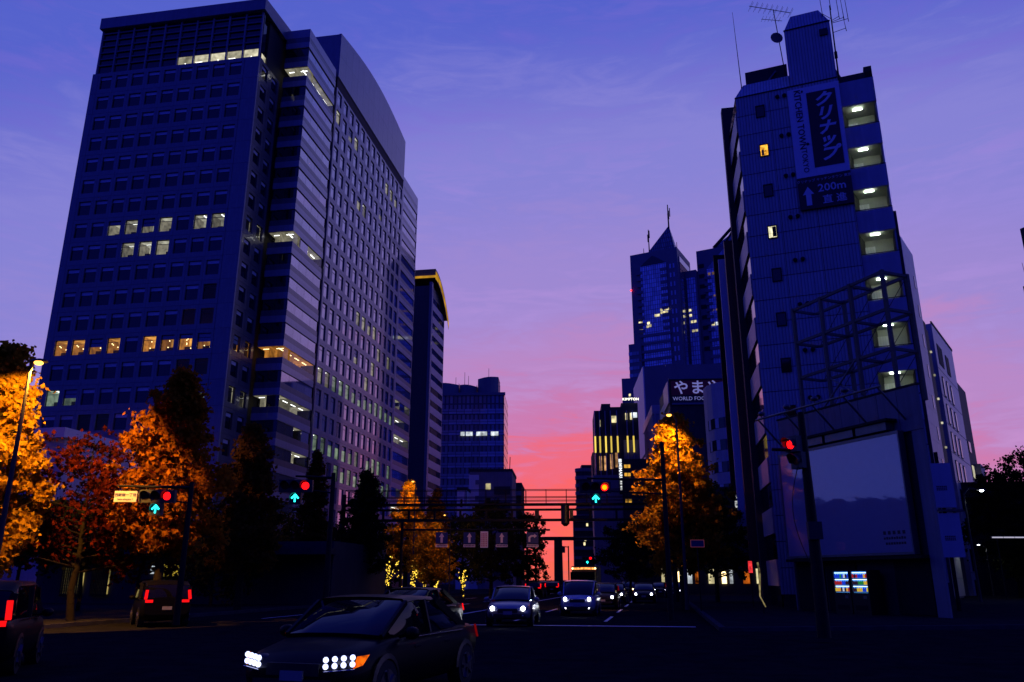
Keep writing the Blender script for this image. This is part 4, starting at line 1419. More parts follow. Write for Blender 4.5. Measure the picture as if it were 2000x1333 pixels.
# --- round-cornered pale office with dark window bands
p = at(1394, 745, 125)
CB = thing('round_corner_office', 'pale panelled office with chamfered corner and dark window bands', 'office building', (p.x, 125, 0), YAW2)
zt = p.z
foot = [(-0.9, 5.6), (-0.7, 3.8), (-0.2, 1.8), (1.2, 0.45), (3.0, 0.0), (14, 0.0), (14, 9), (3.0, 9)]
MB().prism(foot, 0, zt).obj('wall', M['pale_wall'], CB)
for k in range(9):
    z1_ = zt - 5.8 - 3.5 * k
    f2 = [(x - (0.03 if x < 0 else 0.0), y - 0.03) for x, y in foot[1:5]] + [(6.2, -0.03), (6.2, 1.4), (1.5, 4.6)]
    MB().prism(f2, z1_ - 1.7, z1_).obj('window_band', M['dark_glass'], CB)
for k in range(4):
    for (xa, ya), (xb, yb) in ((foot[1], foot[2]), (foot[2], foot[3])):
        f_ = 0.3
        q0 = Vector((xa + (xb - xa) * 0.2, ya + (yb - ya) * 0.2, 0))
        q1 = Vector((xa + (xb - xa) * 0.55, ya + (yb - ya) * 0.55, 0))
        z1_ = zt - 5.85 - 3.5 * k
        MB().quad((q0.x - 0.09, q0.y - 0.07, z1_ - 1.6), (q1.x - 0.09, q1.y - 0.07, z1_ - 1.6), (q1.x - 0.09, q1.y - 0.07, z1_), (q0.x - 0.09, q0.y - 0.07, z1_)).obj('blind', M['white_paint'], CB)
for x in (4.0, 5.0):
    MB().box(x, x + 0.8, -0.05, -0.01, zt - 3.5, zt - 2.2).obj('vent', M['core'], CB)
for k in range(5):
    MB().box(2.9, 14, -0.02, -0.004, zt - 4.3 - 3.5 * k, zt - 4.24 - 3.5 * k).obj('panel_joint', M['dark_wall'], CB)
MB().box(6.3, 14.2, -0.25, -0.02, zt - 5.2, zt - 4.9).obj('ledge', M['pale_wall'], CB)

# --- red sign building
p = at(1306, 742, 165)
YB = thing('red_sign_building', 'building with big red sign in white hiragana over a dark strip', 'building', (p.x, 165, 0), YAW2)
zt = p.z
MB().box(0, 24, 0.1, 20, 0, zt).obj('wall', M['dark_wall'], YB)
M['sign_red'] = mat('sign_red', (0.42, 0.015, 0.02), 0.45, vary=0.1)
zr = at(1306, 773, 165).z
rb_ = MB().box(0.4, 24, -0.2, 0.08, zr, zt - 0.3).obj('sign_board', M['sign_red'], YB)
M['letter_pale'] = mat('letter_pale', (0.75, 0.75, 0.8), 0.5, emit=(0.45, 0.45, 0.9), estr=0.3)
lettering(rb_, 'や', 3.2, M['letter_pale'], (2.5, -0.23, (zr + zt) / 2 - 0.3), bold=0.05)
lettering(rb_, 'ま', 3.2, M['letter_pale'], (5.9, -0.23, (zr + zt) / 2 - 0.3), bold=0.05)
lettering(rb_, 'や', 3.2, M['letter_pale'], (9.3, -0.23, (zr + zt) / 2 - 0.3), bold=0.05)
zs_ = at(1306, 787, 165).z
sb_ = MB().box(0.4, 24, -0.15, 0.08, zs_, zr - 0.05).obj('sign_strip', M['sign_dark'], YB)
lettering(sb_, 'WORLD FOODS', 1.12, M['letter_pale'], (4.7, -0.18, (zs_ + zr) / 2))
MB().box(-0.1, 24.2, -0.35, 0.05, zt, zt + 0.3).obj('coping', M['steel'], YB)
MB().box(0.4, 24, -0.3, 0.05, zs_ - 0.5, zs_ - 0.1).obj('ledge', M['steel'], YB)
# its street side: pale mural panels above, mullioned glass below
MB().box(-0.25, 0.08, 0.5, 9.5, zr - 1.5, zt - 0.2).obj('side_panel', M['pink_panel'], YB)
MB().box(-0.2, 0.08, 10.0, 19.5, zr - 6.0, zt - 3.2).obj('side_panel', M['pale_wall'], YB)
for k in range(8):
    MB().box(-0.15, 0.05, 0.6, 19, zr - 4.8 - 3.4 * k, zr - 3.0 - 3.4 * k).obj('window_strip', M['band_glass'], YB)
pg = at(1265, 830, 205)
GB = thing('mullioned_building', 'pale mullioned glass building left of the red sign building', 'building', (pg.x, 205, 0), YAW2)
zg = pg.z
MB().box(0.2, 10, -14, 14, 0, zg).obj('wall', M['band_glass'], GB)
MB().box(-0.1, 10.1, -14.2, 14, zg, zg + 2.2).obj('parapet', M['pink_panel'], GB)
mm = MB().box(-0.1, 0.18, 0, 0.35, 0, zg).mesh('mullion', M['pale_wall'])
for i in range(12):
    inst('mullion', mm, GB, (0, -13.8 + 2.2 * i, 0))
mm = MB().box(0, 0.35, -14.3, -14.05, 0, zg).mesh('mullion', M['pale_wall'])
for i in range(4):
    inst('mullion', mm, GB, (0.4 + 2.4 * i, 0, 0))
# --- blue block with white flank
p = at(1255, 716, 235)
BB_ = thing('blue_block', 'blue-grey block with bright white street flank below the twin peaked towers', 'building', (p.x, 235, 0), R(-3))
zt = p.z
wb = at(1310, 716, 235).x - p.x
MB().box(0.4, wb, 0.4, 30, 0, zt).obj('wall', M['curtain_blue'], BB_)
MB().box(0, 0.39, 0, 30, zt - 26, zt).obj('flank', M['white_paint'], BB_)
MB().box(0.39, wb, 0.0, 0.39, zt - 18, zt).obj('front_panel', M['stone_far'], BB_)
for k in range(6):
    MB().box(0.4, wb, 0.0, 0.39, zt - 22.5 - 5.6 * k, zt - 19.8 - 5.6 * k).obj('floor_band', M['band_glass'], BB_)
for k in range(10):
    MB().box(0.0, 0.38, 0.2, 30, zt - 29.2 - 3.6 * k, zt - 27.4 - 3.6 * k).obj('floor_band', M['white_paint'], BB_)
p = at(1300, 713, 270)
LB = thing('long_roofline_block', 'long flat-topped blue-grey block behind the red hiragana sign', 'building', (p.x, 270, 0), R(-3))
MB().box(0, 60, 0, 20, 0, p.z).obj('wall', M['stone_far'], LB)
MB().box(0, 60, -0.3, -0.01, p.z - 8.4, p.z - 8.0).obj('ledge', M['steel'], LB)

# --- hotel with lit upright fins
p = at(1163, 905, 200)
pe = at(1250, 905, 200)
KH = thing('lit_fin_hotel', 'dark hotel with warm-lit upright fins and small lit roof sign', 'hotel', (p.x, 200, 0), R(-4))
kw = pe.x - p.x
zt = at(1200, 800, 200).z
steps = ((0, 1.9, -0.3), (1.9, 4.2, 1.4), (4.2, 7.0, 0.6), (7.0, kw, 1.6))
for x0, x1, dz in steps:
    MB().box(x0, x1, 0.3 if x0 != 1.9 else 0.0, 14, 0, zt + dz).obj('wall', M['dark_wall'], KH)
M['fin_warm'] = emat('fin_warm', (1.0, 0.72, 0.12), 0.9, vary=0.3)
M['fin_amber'] = emat('fin_amber', (1.0, 0.5, 0.2), 0.42, vary=0.4, noise=0.7, nscale=0.8)
zfin = zt - 8.2
for x in (0.1, 1.3, 2.75, 4.1, 5.7, 8.2, 9.7):
    MB().box(x - 0.12, x + 0.12, -0.7, -0.01, 4, zt - 0.5).obj('fin', M['granite_pale'], KH)
    MB().box(x - 0.2, x + 0.2, -0.85, -0.71, zfin - 3.0, zfin + 1.1).obj('fin_light', M['fin_warm'], KH)
for x, zz in ((1.3, -5.6), (2.5, -5.6), (4.0, -5.2), (5.3, -4.8), (1.3, -11.3), (2.5, -11.0), (4.0, -10.8), (5.3, -10.6)):
    MB().box(x - 0.3, x + 0.32, -0.25, -0.012, zfin + zz - 1.8, zfin + zz + 1.8).obj('lit_window', M['fin_amber'], KH)
for x, z_, w_ in ((1.2, zt - 3.6, 0.3), (4.4, zt - 2.6, 1.2), (7.9, zt - 1.9, 0.5), (9.1, zt - 1.9, 0.6)):
    MB().box(x, x + w_, -0.2, -0.012, z_ - 0.9, z_ + 0.8).obj('lit_window', M['far_lit'], KH)
MB().box(12.0 if kw > 13 else kw - 1.8, kw - 0.3, -0.2, -0.012, zt - 2.3, zt - 1.0).obj('lit_window', M['far_lit_white'], KH)
MB().box(7.2, kw - 0.2, -0.15, -0.02, zt - 24, zt - 8).obj('side_panel', M['grey_wall'], KH)
M['sign_glow'] = emat('sign_glow', (1.0, 0.93, 0.72), 3.0)
rs = MB().box(8.2, 11.2, -0.5, -0.35, zt + 1.9, zt + 2.0).obj('roof_sign', M['steel_dark'], KH)
lettering(rs, 'KIMPTON', 0.95, M['sign_glow'], (9.4, -0.42, zt + 2.4))
# --- block with upright lit sign
p = at(1204, 905, 185)
MI = thing('upright_sign_block', 'dark block carrying a white-lit upright name sign beside two amber windows', 'hotel', (p.x, 185, 0), R(-4))
zt2 = at(1210, 897, 185).z
MB().box(1.2, 12, 0.2, 12, 0, zt2).obj('wall', M['dark_wall'], MI)
MB().box(-5.5, 1.19, 1.2, 12, 0, zt2 - 3.5).obj('wing_wall', M['grey_wall'], MI)
sgn = MB().box(0.4, 1.1, -1.4, -0.8, zt2 - 8.2, zt2 - 0.1).obj('sign_box', M['steel_dark'], MI)
M['sign_glow_w'] = emat('sign_glow_w', (0.92, 0.96, 1.0), 1.4)
MB().box(0.42, 1.08, -1.43, -1.402, zt2 - 1.0, zt2 - 0.2).obj('emblem', M['sign_glow_w'], sgn)
MB().box(0.55, 0.95, -1.45, -1.432, zt2 - 0.65, zt2 - 0.56).obj('emblem_bar', M['steel_dark'], sgn)
MB().box(0.55, 0.95, -1.45, -1.432, zt2 - 0.85, zt2 - 0.78).obj('emblem_bar', M['steel_dark'], sgn)
lettering(sgn, 'MIMARU', 1.02, M['sign_glow_w'], (0.76, -1.42, zt2 - 3.1), roll=R(90), bold=0.012)
lettering(sgn, '東京', 0.5, M['sign_glow_w'], (0.78, -1.42, zt2 - 5.6), roll=R(90))
lettering(sgn, '新宿', 0.5, M['sign_glow_w'], (0.78, -1.42, zt2 - 6.8), roll=R(90))
M['amber_win'] = emat('amber_win', (1.0, 0.5, 0.06), 0.75, noise=0.4, nscale=1)
for zz in (1.3, 3.2, 9.2):
    for xx in (1.75, 2.5):
        MB().box(xx, xx + 0.65, 0.1, 0.19, zt2 - zz - 0.75, zt2 - zz).obj('lit_window', M['amber_win'], MI)
# --- rounded far apartment tower
p = at(1145, 912, 300)
RA = thing('round_apartments', 'rounded far apartment tower with stacked balconies against the red sky', 'apartment building', (p.x, 306, 0), 0)
hw_ = (at(1166, 912, 300).x - at(1126, 912, 300).x) / 2
oct_ = [(hw_ * math.cos(a), 0.8 * hw_ * math.sin(a)) for a in [i * math.pi / 8 for i in range(16)]]
MB().prism([(x * 0.94, y * 0.94) for x, y in oct_], 0, p.z).obj('wall', M['dark_wall'], RA)
bal = MB().prism(oct_, 0, 1.3).mesh('balcony', M['grey_wall'])
for k in range(15):
    inst('balcony', bal, RA, (0, 0, p.z - 1.3 - 2.9 * k))
MB().box(-1.5, 3.0, -3, 3, p.z, p.z + 1.1).obj('roof_house', M['dark_wall'], RA)
# --- narrow slab beside it
p = at(1157, 884, 230)
t = thing('narrow_slab', 'narrow dark slab building between round apartment tower and hotel', 'building', (p.x, 230, 0), R(-3))
MB().box(0, 3.0, 0, 10, 0, p.z).obj('wall', M['dark_wall'], t)
MB().tube((0.6, 1, p.z), (0.6, 1, p.z + 1.2), 0.08, n=5).obj('aerial', M['steel_dark'], t)
p = at(1120, 1007, 260)
t = thing('low_lit_apartments', 'low dark apartment block with scattered lit windows below round tower', 'apartment building', (p.x, 260, 0), R(-3))
MB().box(0, 9, 0, 10, 0, p.z).obj('wall', M['dark_wall'], t)
for k in range(5):
    MB().box(0.2, 8, -0.4, -0.01, p.z - 2.0 - 2.9 * k, p.z - 1.0 - 2.9 * k).obj('balcony', M['grey_wall'], t)
for x, z_ in ((3.0, 9.3), (3.3, 8.0), (4.0, 3.4)):
    MB().box(x, x + 0.6, -0.06, -0.01, p.z - z_, p.z - z_ + 0.9).obj('lit_window', M['far_lit'], t)

# --- peaked skyscraper trio
def shaft(parent, name, w, d, zt, roof_h, mat_):
    s = MB().box(0, w, 0, d, 0, zt).obj(name, M['stone_far'], parent)
    return s


PT = thing('peaked_skyscraper', 'far blue glass skyscraper of three stepped shafts with pointed glass roofs', 'skyscraper', (89, 557, 0), R(-28))
zA = 236.0
MB().box(0, 36, 0, 35, 0, zA).obj('shaft_wall', M['stone_far'], PT)
MB().box(7.5, 27.5, -0.8, -0.02, 30, zA - 11).obj('glass_front', M['curtain_tower'], PT)
b = MB().add([(7.5, -0.8, zA - 10.8), (27.5, -0.8, zA - 10.8), (17.5, -0.8, zA - 3.5)], [(0, 1, 2)]).add([(7.5, -0.8, zA - 10.8), (17.5, -0.8, zA - 3.5), (17.5, -0.02, zA - 3.5), (7.5, -0.02, zA - 10.8)], [(0, 1, 2, 3)])
b.obj('glass_gable', M['dark_glass'], PT)
MB().box(36.02, 36.6, 4, 30, 60, zA - 6).obj('glass_side', M['coated_glass'], PT)
for k in range(13):
    MB().box(36.61, 36.75, 4, 30, zA - 11 - 5 * k, zA - 10.6 - 5 * k).obj('ledge', M['stone_far'], PT)
# pyramid roof and aerials
MB().add([(14, 0.5, zA), (34.5, 0.5, zA), (34.5, 8, zA), (14, 8, zA), (30, 4, zA + 20)], [(0, 1, 4), (1, 2, 4), (2, 3, 4), (3, 0, 4)]).obj('roof', M['curtain_dark'], PT)
MB().tube((30, 4, zA + 17), (30, 4, zA + 37), 0.7, 0.4, 6).obj('aerial', M['steel_dark'], PT)
for q in range(3):
    MB().tube((29.2 + 0.8 * q, 6, zA + 24 + 2 * q), (29.2 + 0.8 * q, 6, zA + 31 + 2 * q), 0.35, 0.35, 5).obj('antenna', M['steel_dark'], PT)
MB().tube((14, 4, zA), (14, 4, zA + 20), 0.5, 0.3, 5).obj('aerial', M['steel_dark'], PT)
for q in range(2):
    MB().tube((13.4 + 1.2 * q, 4, zA + 10 + 3 * q), (13.4 + 1.2 * q, 4, zA + 16 + 3 * q), 0.4, 0.4, 5).obj('antenna', M['steel_dark'], PT)
for x in (10, 17, 22, 35.5):
    MB().tube((x, 3, zA), (x, 3, zA + 5), 0.3, 0.2, 5).obj('aerial', M['steel_dark'], PT)
for k in range(10):
    z = zA - 17 - 5.0 * k
    MB().box(4.6, 9, -1.3, -0.81, z, z + 2.2).obj('balcony', M['stone_far'], PT)
    MB().box(22.8, 27.6, -1.3, -0.81, z, z + 2.2).obj('balcony', M['stone_far'], PT)
for k in range(12):
    z = 170 - 6.0 * k
    MB().box(5.5, 28.5, -1.4, -0.81, z, z + 2.0).obj('ledge', M['stone_far'], PT)
for k in range(14):
    z = zA - 16 - 7.0 * k
    for x in (29.8, 32.4):
        MB().box(x, x + 1.2, -0.2, -0.01, z, z + 3.6).obj('window', M['coated_glass'], PT)
lw = MB().box(0, 1.7, -1.0, -0.82, 0, 1.7).mesh('lit_window', M['far_lit'])
for x, z_ in ((17.0, 184.5), (19.0, 184.5), (21.5, 186), (23.4, 186), (25.3, 186), (21.5, 188.2), (24.4, 188.2), (26.0, 188.2), (10.5, 177), (12.4, 177.5), (11.2, 179.6)):
    inst('lit_window', lw, PT, (x, 0, z_))
for x, z_ in ((4.5, 181), (6.4, 181), (4.8, 175), (6.6, 175)):
    inst('lit_window', lw, PT, (x, 0.78, z_))
MB().ball((-0.2, -0.5, 208), 0.7, 0, 6, 4).obj('beacon', M['red_beacon'], PT)
# lower step at the left and the second and third shafts at the right
MB().box(-3.5, 6, -2, 10, 0, 166).obj('lower_step', M['stone_far'], PT)
for k in range(12):
    MB().box(-3.6, 4, -2.3, -2.01, 98 + 5.4 * k, 100.5 + 5.4 * k).obj('floor_band', M['band_glass'], PT)
MB().box(36.7, 45, 16, 40, 0, 222).obj('shaft_wall', M['stone_far'], PT)
MB().box(37.8, 44, 15.2, 15.98, 20, 216).obj('glass_front', M['curtain_tower'], PT)
for x, z_ in ((38, 190), (39.0, 181), (41.2, 181), (39.5, 174), (41.8, 174), (38.2, 186)):
    MB().box(x, x + 1.7, 15.0, 15.18, z_, z_ + 1.7).obj('lit_window', M['far_lit'], PT)
MB().box(45.1, 84, 20, 55, 0, 238).obj('shaft_wall', M['stone_far'], PT)
MB().box(52, 80, 19.2, 19.98, 20, 222).obj('glass_front', M['curtain_tower'], PT)
MB().add([(52, 19.2, 222.2), (80, 19.2, 222.2), (66, 19.2, 236)], [(0, 1, 2)]).obj('glass_gable', M['band_glass'], PT)
MB().add([(56, 22, 238), (84, 22, 238), (84, 52, 238), (56, 52, 238), (72, 36, 256)], [(0, 1, 4), (1, 2, 4), (2, 3, 4), (3, 0, 4)]).obj('roof', M['curtain_dark'], PT)
MB().tube((58, 22, 239), (84, 30, 268), 1.2, 1.2, 6).obj('brace', M['steel_dark'], PT)
MB().tube((68, 22, 243), (80, 30, 266), 0.8, 0.8, 6).obj('brace', M['steel_dark'], PT)
for k in range(9):
    MB().box(46.2, 50.2, 19.6, 19.99, 224 - 8 * k, 227 - 8 * k).obj('vent', M['core'], PT)
    MB().box(50.5, 81, 18.6, 19.19, 166 - 6.2 * k, 168.2 - 6.2 * k).obj('ledge', M['stone_far'], PT)
    MB().box(50, 55, 18.6, 19.19, 214 - 5 * k, 216 - 5 * k).obj('balcony', M['stone_far'], PT)
for i in range(8):
    MB().box(53 + 3 * i, 55.2 + 3 * i, 18.9, 19.18, 178, 180.2).obj('lit_window', M['far_lit_white'] if i % 3 else M['far_lit'], PT)
M['far_pinkish'] = emat('far_pinkish', (0.9, 0.5, 0.4), 0.16, vary=0.3, noise=0.5, nscale=0.5)
for i in range(8):
    MB().box(53 + 3 * i, 54.8 + 3 * i, 18.9, 19.18, 217, 219).obj('lit_window', M['far_pinkish'], PT)
    MB().box(56 + 2.4 * i, 57.2 + 2.4 * i, 18.9, 19.18, 200, 201.2).obj('lit_window', M['far_pinkish'], PT)
    MB().box(54 + 2.8 * i, 55.2 + 2.8 * i, 18.9, 19.18, 189, 190.2).obj('lit_window', M['far_pinkish'], PT)
p = at(1214, 740, 380)
t = thing('slab_beside_skyscraper', 'slim blue-grey slab with few lit windows at the foot of the peaked skyscraper', 'building', (p.x, 380, 0), R(-10))
MB().box(0, 18, 0, 15, 0, p.z).obj('wall', M['stone_far'], t)
for x, z_ in ((3.5, 18), (4.6, 18), (3.2, 9)):
    MB().box(x, x + 0.9, -0.1, -0.01, p.z - z_, p.z - z_ + 1.2).obj('lit_window', M['far_lit'], t)

# --- low buildings hidden behind the trees, left and right
p = at(-150, 828, 80)
LP = thing('pale_low_building', 'pale low building with curved eave behind the red-leaved tree', 'building', (p.x, 82, 0), R(-9.6))
zt = at(110, 832, 78).z
MB().box(0, 15.2, 0, 14, 0, zt - 1.0).obj('wall', M['pale_wall'], LP)
MB().box(-0.5, 15.6, -0.7, 14, zt - 1.0, zt).obj('eave', M['white_paint'], LP)
MB().box(1, 14, -0.05, -0.01, 4, 6).obj('window_strip', M['dark_glass'], LP)
# podium shops left: lattice screens lit from behind and a lit ceiling
p = at(60, 1100, 58)
PS = thing('podium_shops', 'low dark shop row with lattice screens lit from behind, left of the street', 'shop', (p.x, 58, 0), R(-9.6))
pw = 22
M['screen_glow'] = emat('screen_glow', (0.95, 0.72, 0.22), 0.32, noise=0.9, nscale=0.9)
M['ceiling_glow'] = emat('ceiling_glow', (0.9, 0.62, 0.07), 0.42, noise=0.15, nscale=1.0)
MB().box(0, pw, 0.8, 12, 0, 4.2).obj('wall', M['dark_wall'], PS)
MB().box(-0.3, pw + 0.3, -0.8, 1.0, 3.3, 3.7).obj('canopy', M['dark_wall'], PS)


def ps_x(u):
    a = at(u, 1130, 58)
    d = Vector((a.x - p.x, 0, 0))
    return d.x / math.cos(R(9.6)) * 1.0


for u0, u1 in ((116, 158), (180, 213)):
    x0, x1 = ps_x(u0), ps_x(u1)
    o = MB().box(x0, x1, 0.7, 0.79, 0.75, 2.55).obj('lit_screen', M['screen_glow'], PS)
    nbar = 10
    for i in range(nbar + 1):
        x = x0 + (x1 - x0) * i / nbar
        MB().box(x - 0.035, x + 0.035, 0.5, 0.6, 0.6, 2.7).obj('lattice_bar', M['steel_dark'], o)
    for i in range(10):
        z = 0.75 + 1.8 * i / 9
        MB().box(x0 - 0.05, x1 + 0.05, 0.52, 0.58, z - 0.02, z + 0.02).obj('lattice_rail', M['steel_dark'], o)
x0, x1 = ps_x(314), ps_x(364)
MB().box(x0, x1, 0.5, 0.79, 1.95, 2.75).obj('lit_ceiling', M['ceiling_glow'], PS)
for i in range(3):
    for j in range(3):
        MB().box(x0 - 0.5 + 0.17 * i, x0 - 0.42 + 0.17 * i, 0.6, 0.78, 2.1 + 0.22 * j, 2.2 + 0.22 * j).obj('lit_window', M['far_lit_white'], PS)
# restaurant with orange-lit front
p = at(500, 1130, 95)
RS = thing('orange_lit_restaurant', 'small restaurant front glowing orange below the dark trees on the left', 'restaurant', (p.x, 95, 0), R(-9.6))
M['orange_front'] = emat('orange_front', (1.0, 0.20, 0.015), 0.35, noise=0.95, nscale=1.6)
M['orange_sign'] = emat('orange_sign', (1.0, 0.35, 0.02), 1.4, noise=0.9, nscale=3.0)
MB().box(-8, 9, 0.6, 8, 0, 7).obj('wall', M['dark_wall'], RS)
for i, (u0, u1) in enumerate(((510, 532), (546, 560))):
    x0, x1 = at(u0, 1130, 95).x - p.x, at(u1, 1130, 95).x - p.x
    MB().box(x0, x1, 0.5, 0.59, 0.6, 2.3).obj('lit_front', M['orange_front'], RS)
    MB().box(x0, x1, 0.3, 0.49, 2.32, 2.62).obj('fascia_sign', M['orange_sign'], RS)
MB().box(at(546, 1130, 95).x - p.x, at(548, 1130, 95).x - p.x, 0.2, 0.29, 1.5, 2.2).obj('lit_sign', M['far_lit_white'], RS)
# shop row at the far right kerb with lit fronts
p = street(95, 14.5)
FS = thing('far_shop_row', 'row of small lit shopfronts beyond the oncoming cars on the right kerb', 'shop', (p.x, p.y, 0), math.atan2(-SD.y, -SD.x) + R(90))
MB().box(-3, 40, 2, 10, 0, 12).obj('wall', M['dark_wall'], FS)
for i in range(9):
    x = 0.3 + i * 1.25 + 0.2 * (i % 3)
    MB().box(x - 4.5, x - 4.5 + (0.35, 0.7, 0.5)[i % 3], 1.85, 1.98, 1.3, 2.9 - 0.3 * (i % 2)).obj('lit_front', (M['far_lit'], M['bulb_warm'], M['far_lit_white'], M['orange_front'])[i % 4], FS)
# lit advertising stand on the left pavement
p = at(628, 1146, 62)
AS = thing('lit_poster_stand', 'small glowing white poster stand on the dark left pavement', 'sign', (p.x, 62, 0.13), R(-5))
MB().box(-0.35, 0.35, 0, 0.12, 0.3, 1.75).box(-0.4, 0.4, -0.05, 0.2, 0, 0.29).obj('case', M['steel_dark'], AS)
M['poster_glow'] = emat('poster_glow', (0.7, 0.8, 1.0), 0.75, noise=0.5, nscale=6)
MB().quad((-0.3, -0.01, 0.45), (0.2, -0.01, 0.4), (0.32, -0.01, 1.68), (-0.3, -0.01, 1.68)).obj('poster', M['poster_glow'], AS)
# ================================================================== trees
def leafmat(name, color, dark, trans=0.35):
    m = bpy.data.materials.new(name)
    m.use_nodes = True
    nt = m.node_tree
    nt.nodes.remove(nt.nodes['Principled BSDF'])
    t = nt.nodes.new('ShaderNodeTexCoord')
    n = nt.nodes.new('ShaderNodeTexNoise')
    n.inputs['Scale'].default_value = 2.3
    n.inputs['Detail'].default_value = 6
    n.inputs['Roughness'].default_value = 0.75
    nt.links.new(t.outputs['Object'], n.inputs['Vector'])
    cr = nt.nodes.new('ShaderNodeValToRGB')
    cr.color_ramp.elements[0].position = 0.35
    cr.color_ramp.elements[0].color = tuple(dark) + (1,)
    cr.color_ramp.elements[1].position = 0.62
    cr.color_ramp.elements[1].color = tuple(color) + (1,)
    nt.links.new(n.outputs['Fac'], cr.inputs[0])
    d = nt.nodes.new('ShaderNodeBsdfDiffuse')
    tr = nt.nodes.new('ShaderNodeBsdfTranslucent')
    nt.links.new(cr.outputs[0], d.inputs[0])
    nt.links.new(cr.outputs[0], tr.inputs[0])
    mx = nt.nodes.new('ShaderNodeMixShader')
    mx.inputs[0].default_value = trans
    nt.links.new(d.outputs[0], mx.inputs[1])
    nt.links.new(tr.outputs[0], mx.inputs[2])
    nt.links.new(mx.outputs[0], nt.nodes['Material Output'].inputs[0])
    return m


M['leaf_gold'] = leafmat('leaf_gold', (0.50, 0.29, 0.018), (0.24, 0.11, 0.010))
M['leaf_red'] = leafmat('leaf_red', (0.15, 0.020, 0.007), (0.035, 0.006, 0.003))
M['leaf_amber'] = leafmat('leaf_amber', (0.50, 0.19, 0.012), (0.22, 0.07, 0.008))
M['leaf_green'] = leafmat('leaf_green', (0.05, 0.055, 0.015), (0.025, 0.03, 0.01))
M['leaf_brown'] = leafmat('leaf_brown', (0.20, 0.10, 0.015), (0.09, 0.045, 0.01))
M['bark'] = mat('bark', (0.026, 0.021, 0.018), 0.9, spec=0.1, vary=0.3, scale=6, bump=0.6, bscale=14)


def leaf_mesh(name, pts, size, mat_, seed):
    """one small folded leaf-shaped face pair per point"""
    r = np.random.default_rng(seed)
    n = len(pts)
    a = r.normal(size=(n, 3))
    a /= np.linalg.norm(a, axis=1)[:, None]
    b = r.normal(size=(n, 3))
    b -= (b * a).sum(1)[:, None] * a
    b /= np.linalg.norm(b, axis=1)[:, None]
    s = (size * r.uniform(0.65, 1.35, n))[:, None]
    v = np.empty((n, 4, 3), dtype=np.float32)
    v[:, 0] = pts - a * s * 0.5
    v[:, 1] = pts + b * s * 0.42 + a * s * 0.12
    v[:, 2] = pts + a * s * 0.5
    v[:, 3] = pts - b * s * 0.42 + a * s * 0.12
    me = bpy.data.meshes.new(name)
    me.vertices.add(n * 4)
    me.vertices.foreach_set('co', v.reshape(-1))
    me.loops.add(n * 4)
    me.loops.foreach_set('vertex_index', np.arange(n * 4, dtype=np.int32))
    me.polygons.add(n)
    me.polygons.foreach_set('loop_start', np.arange(n, dtype=np.int32) * 4)
    me.polygons.foreach_set('loop_total', np.full(n, 4, dtype=np.int32))
    me.materials.append(mat_)
    me.update(calc_edges=True)
    me.validate()
    return me


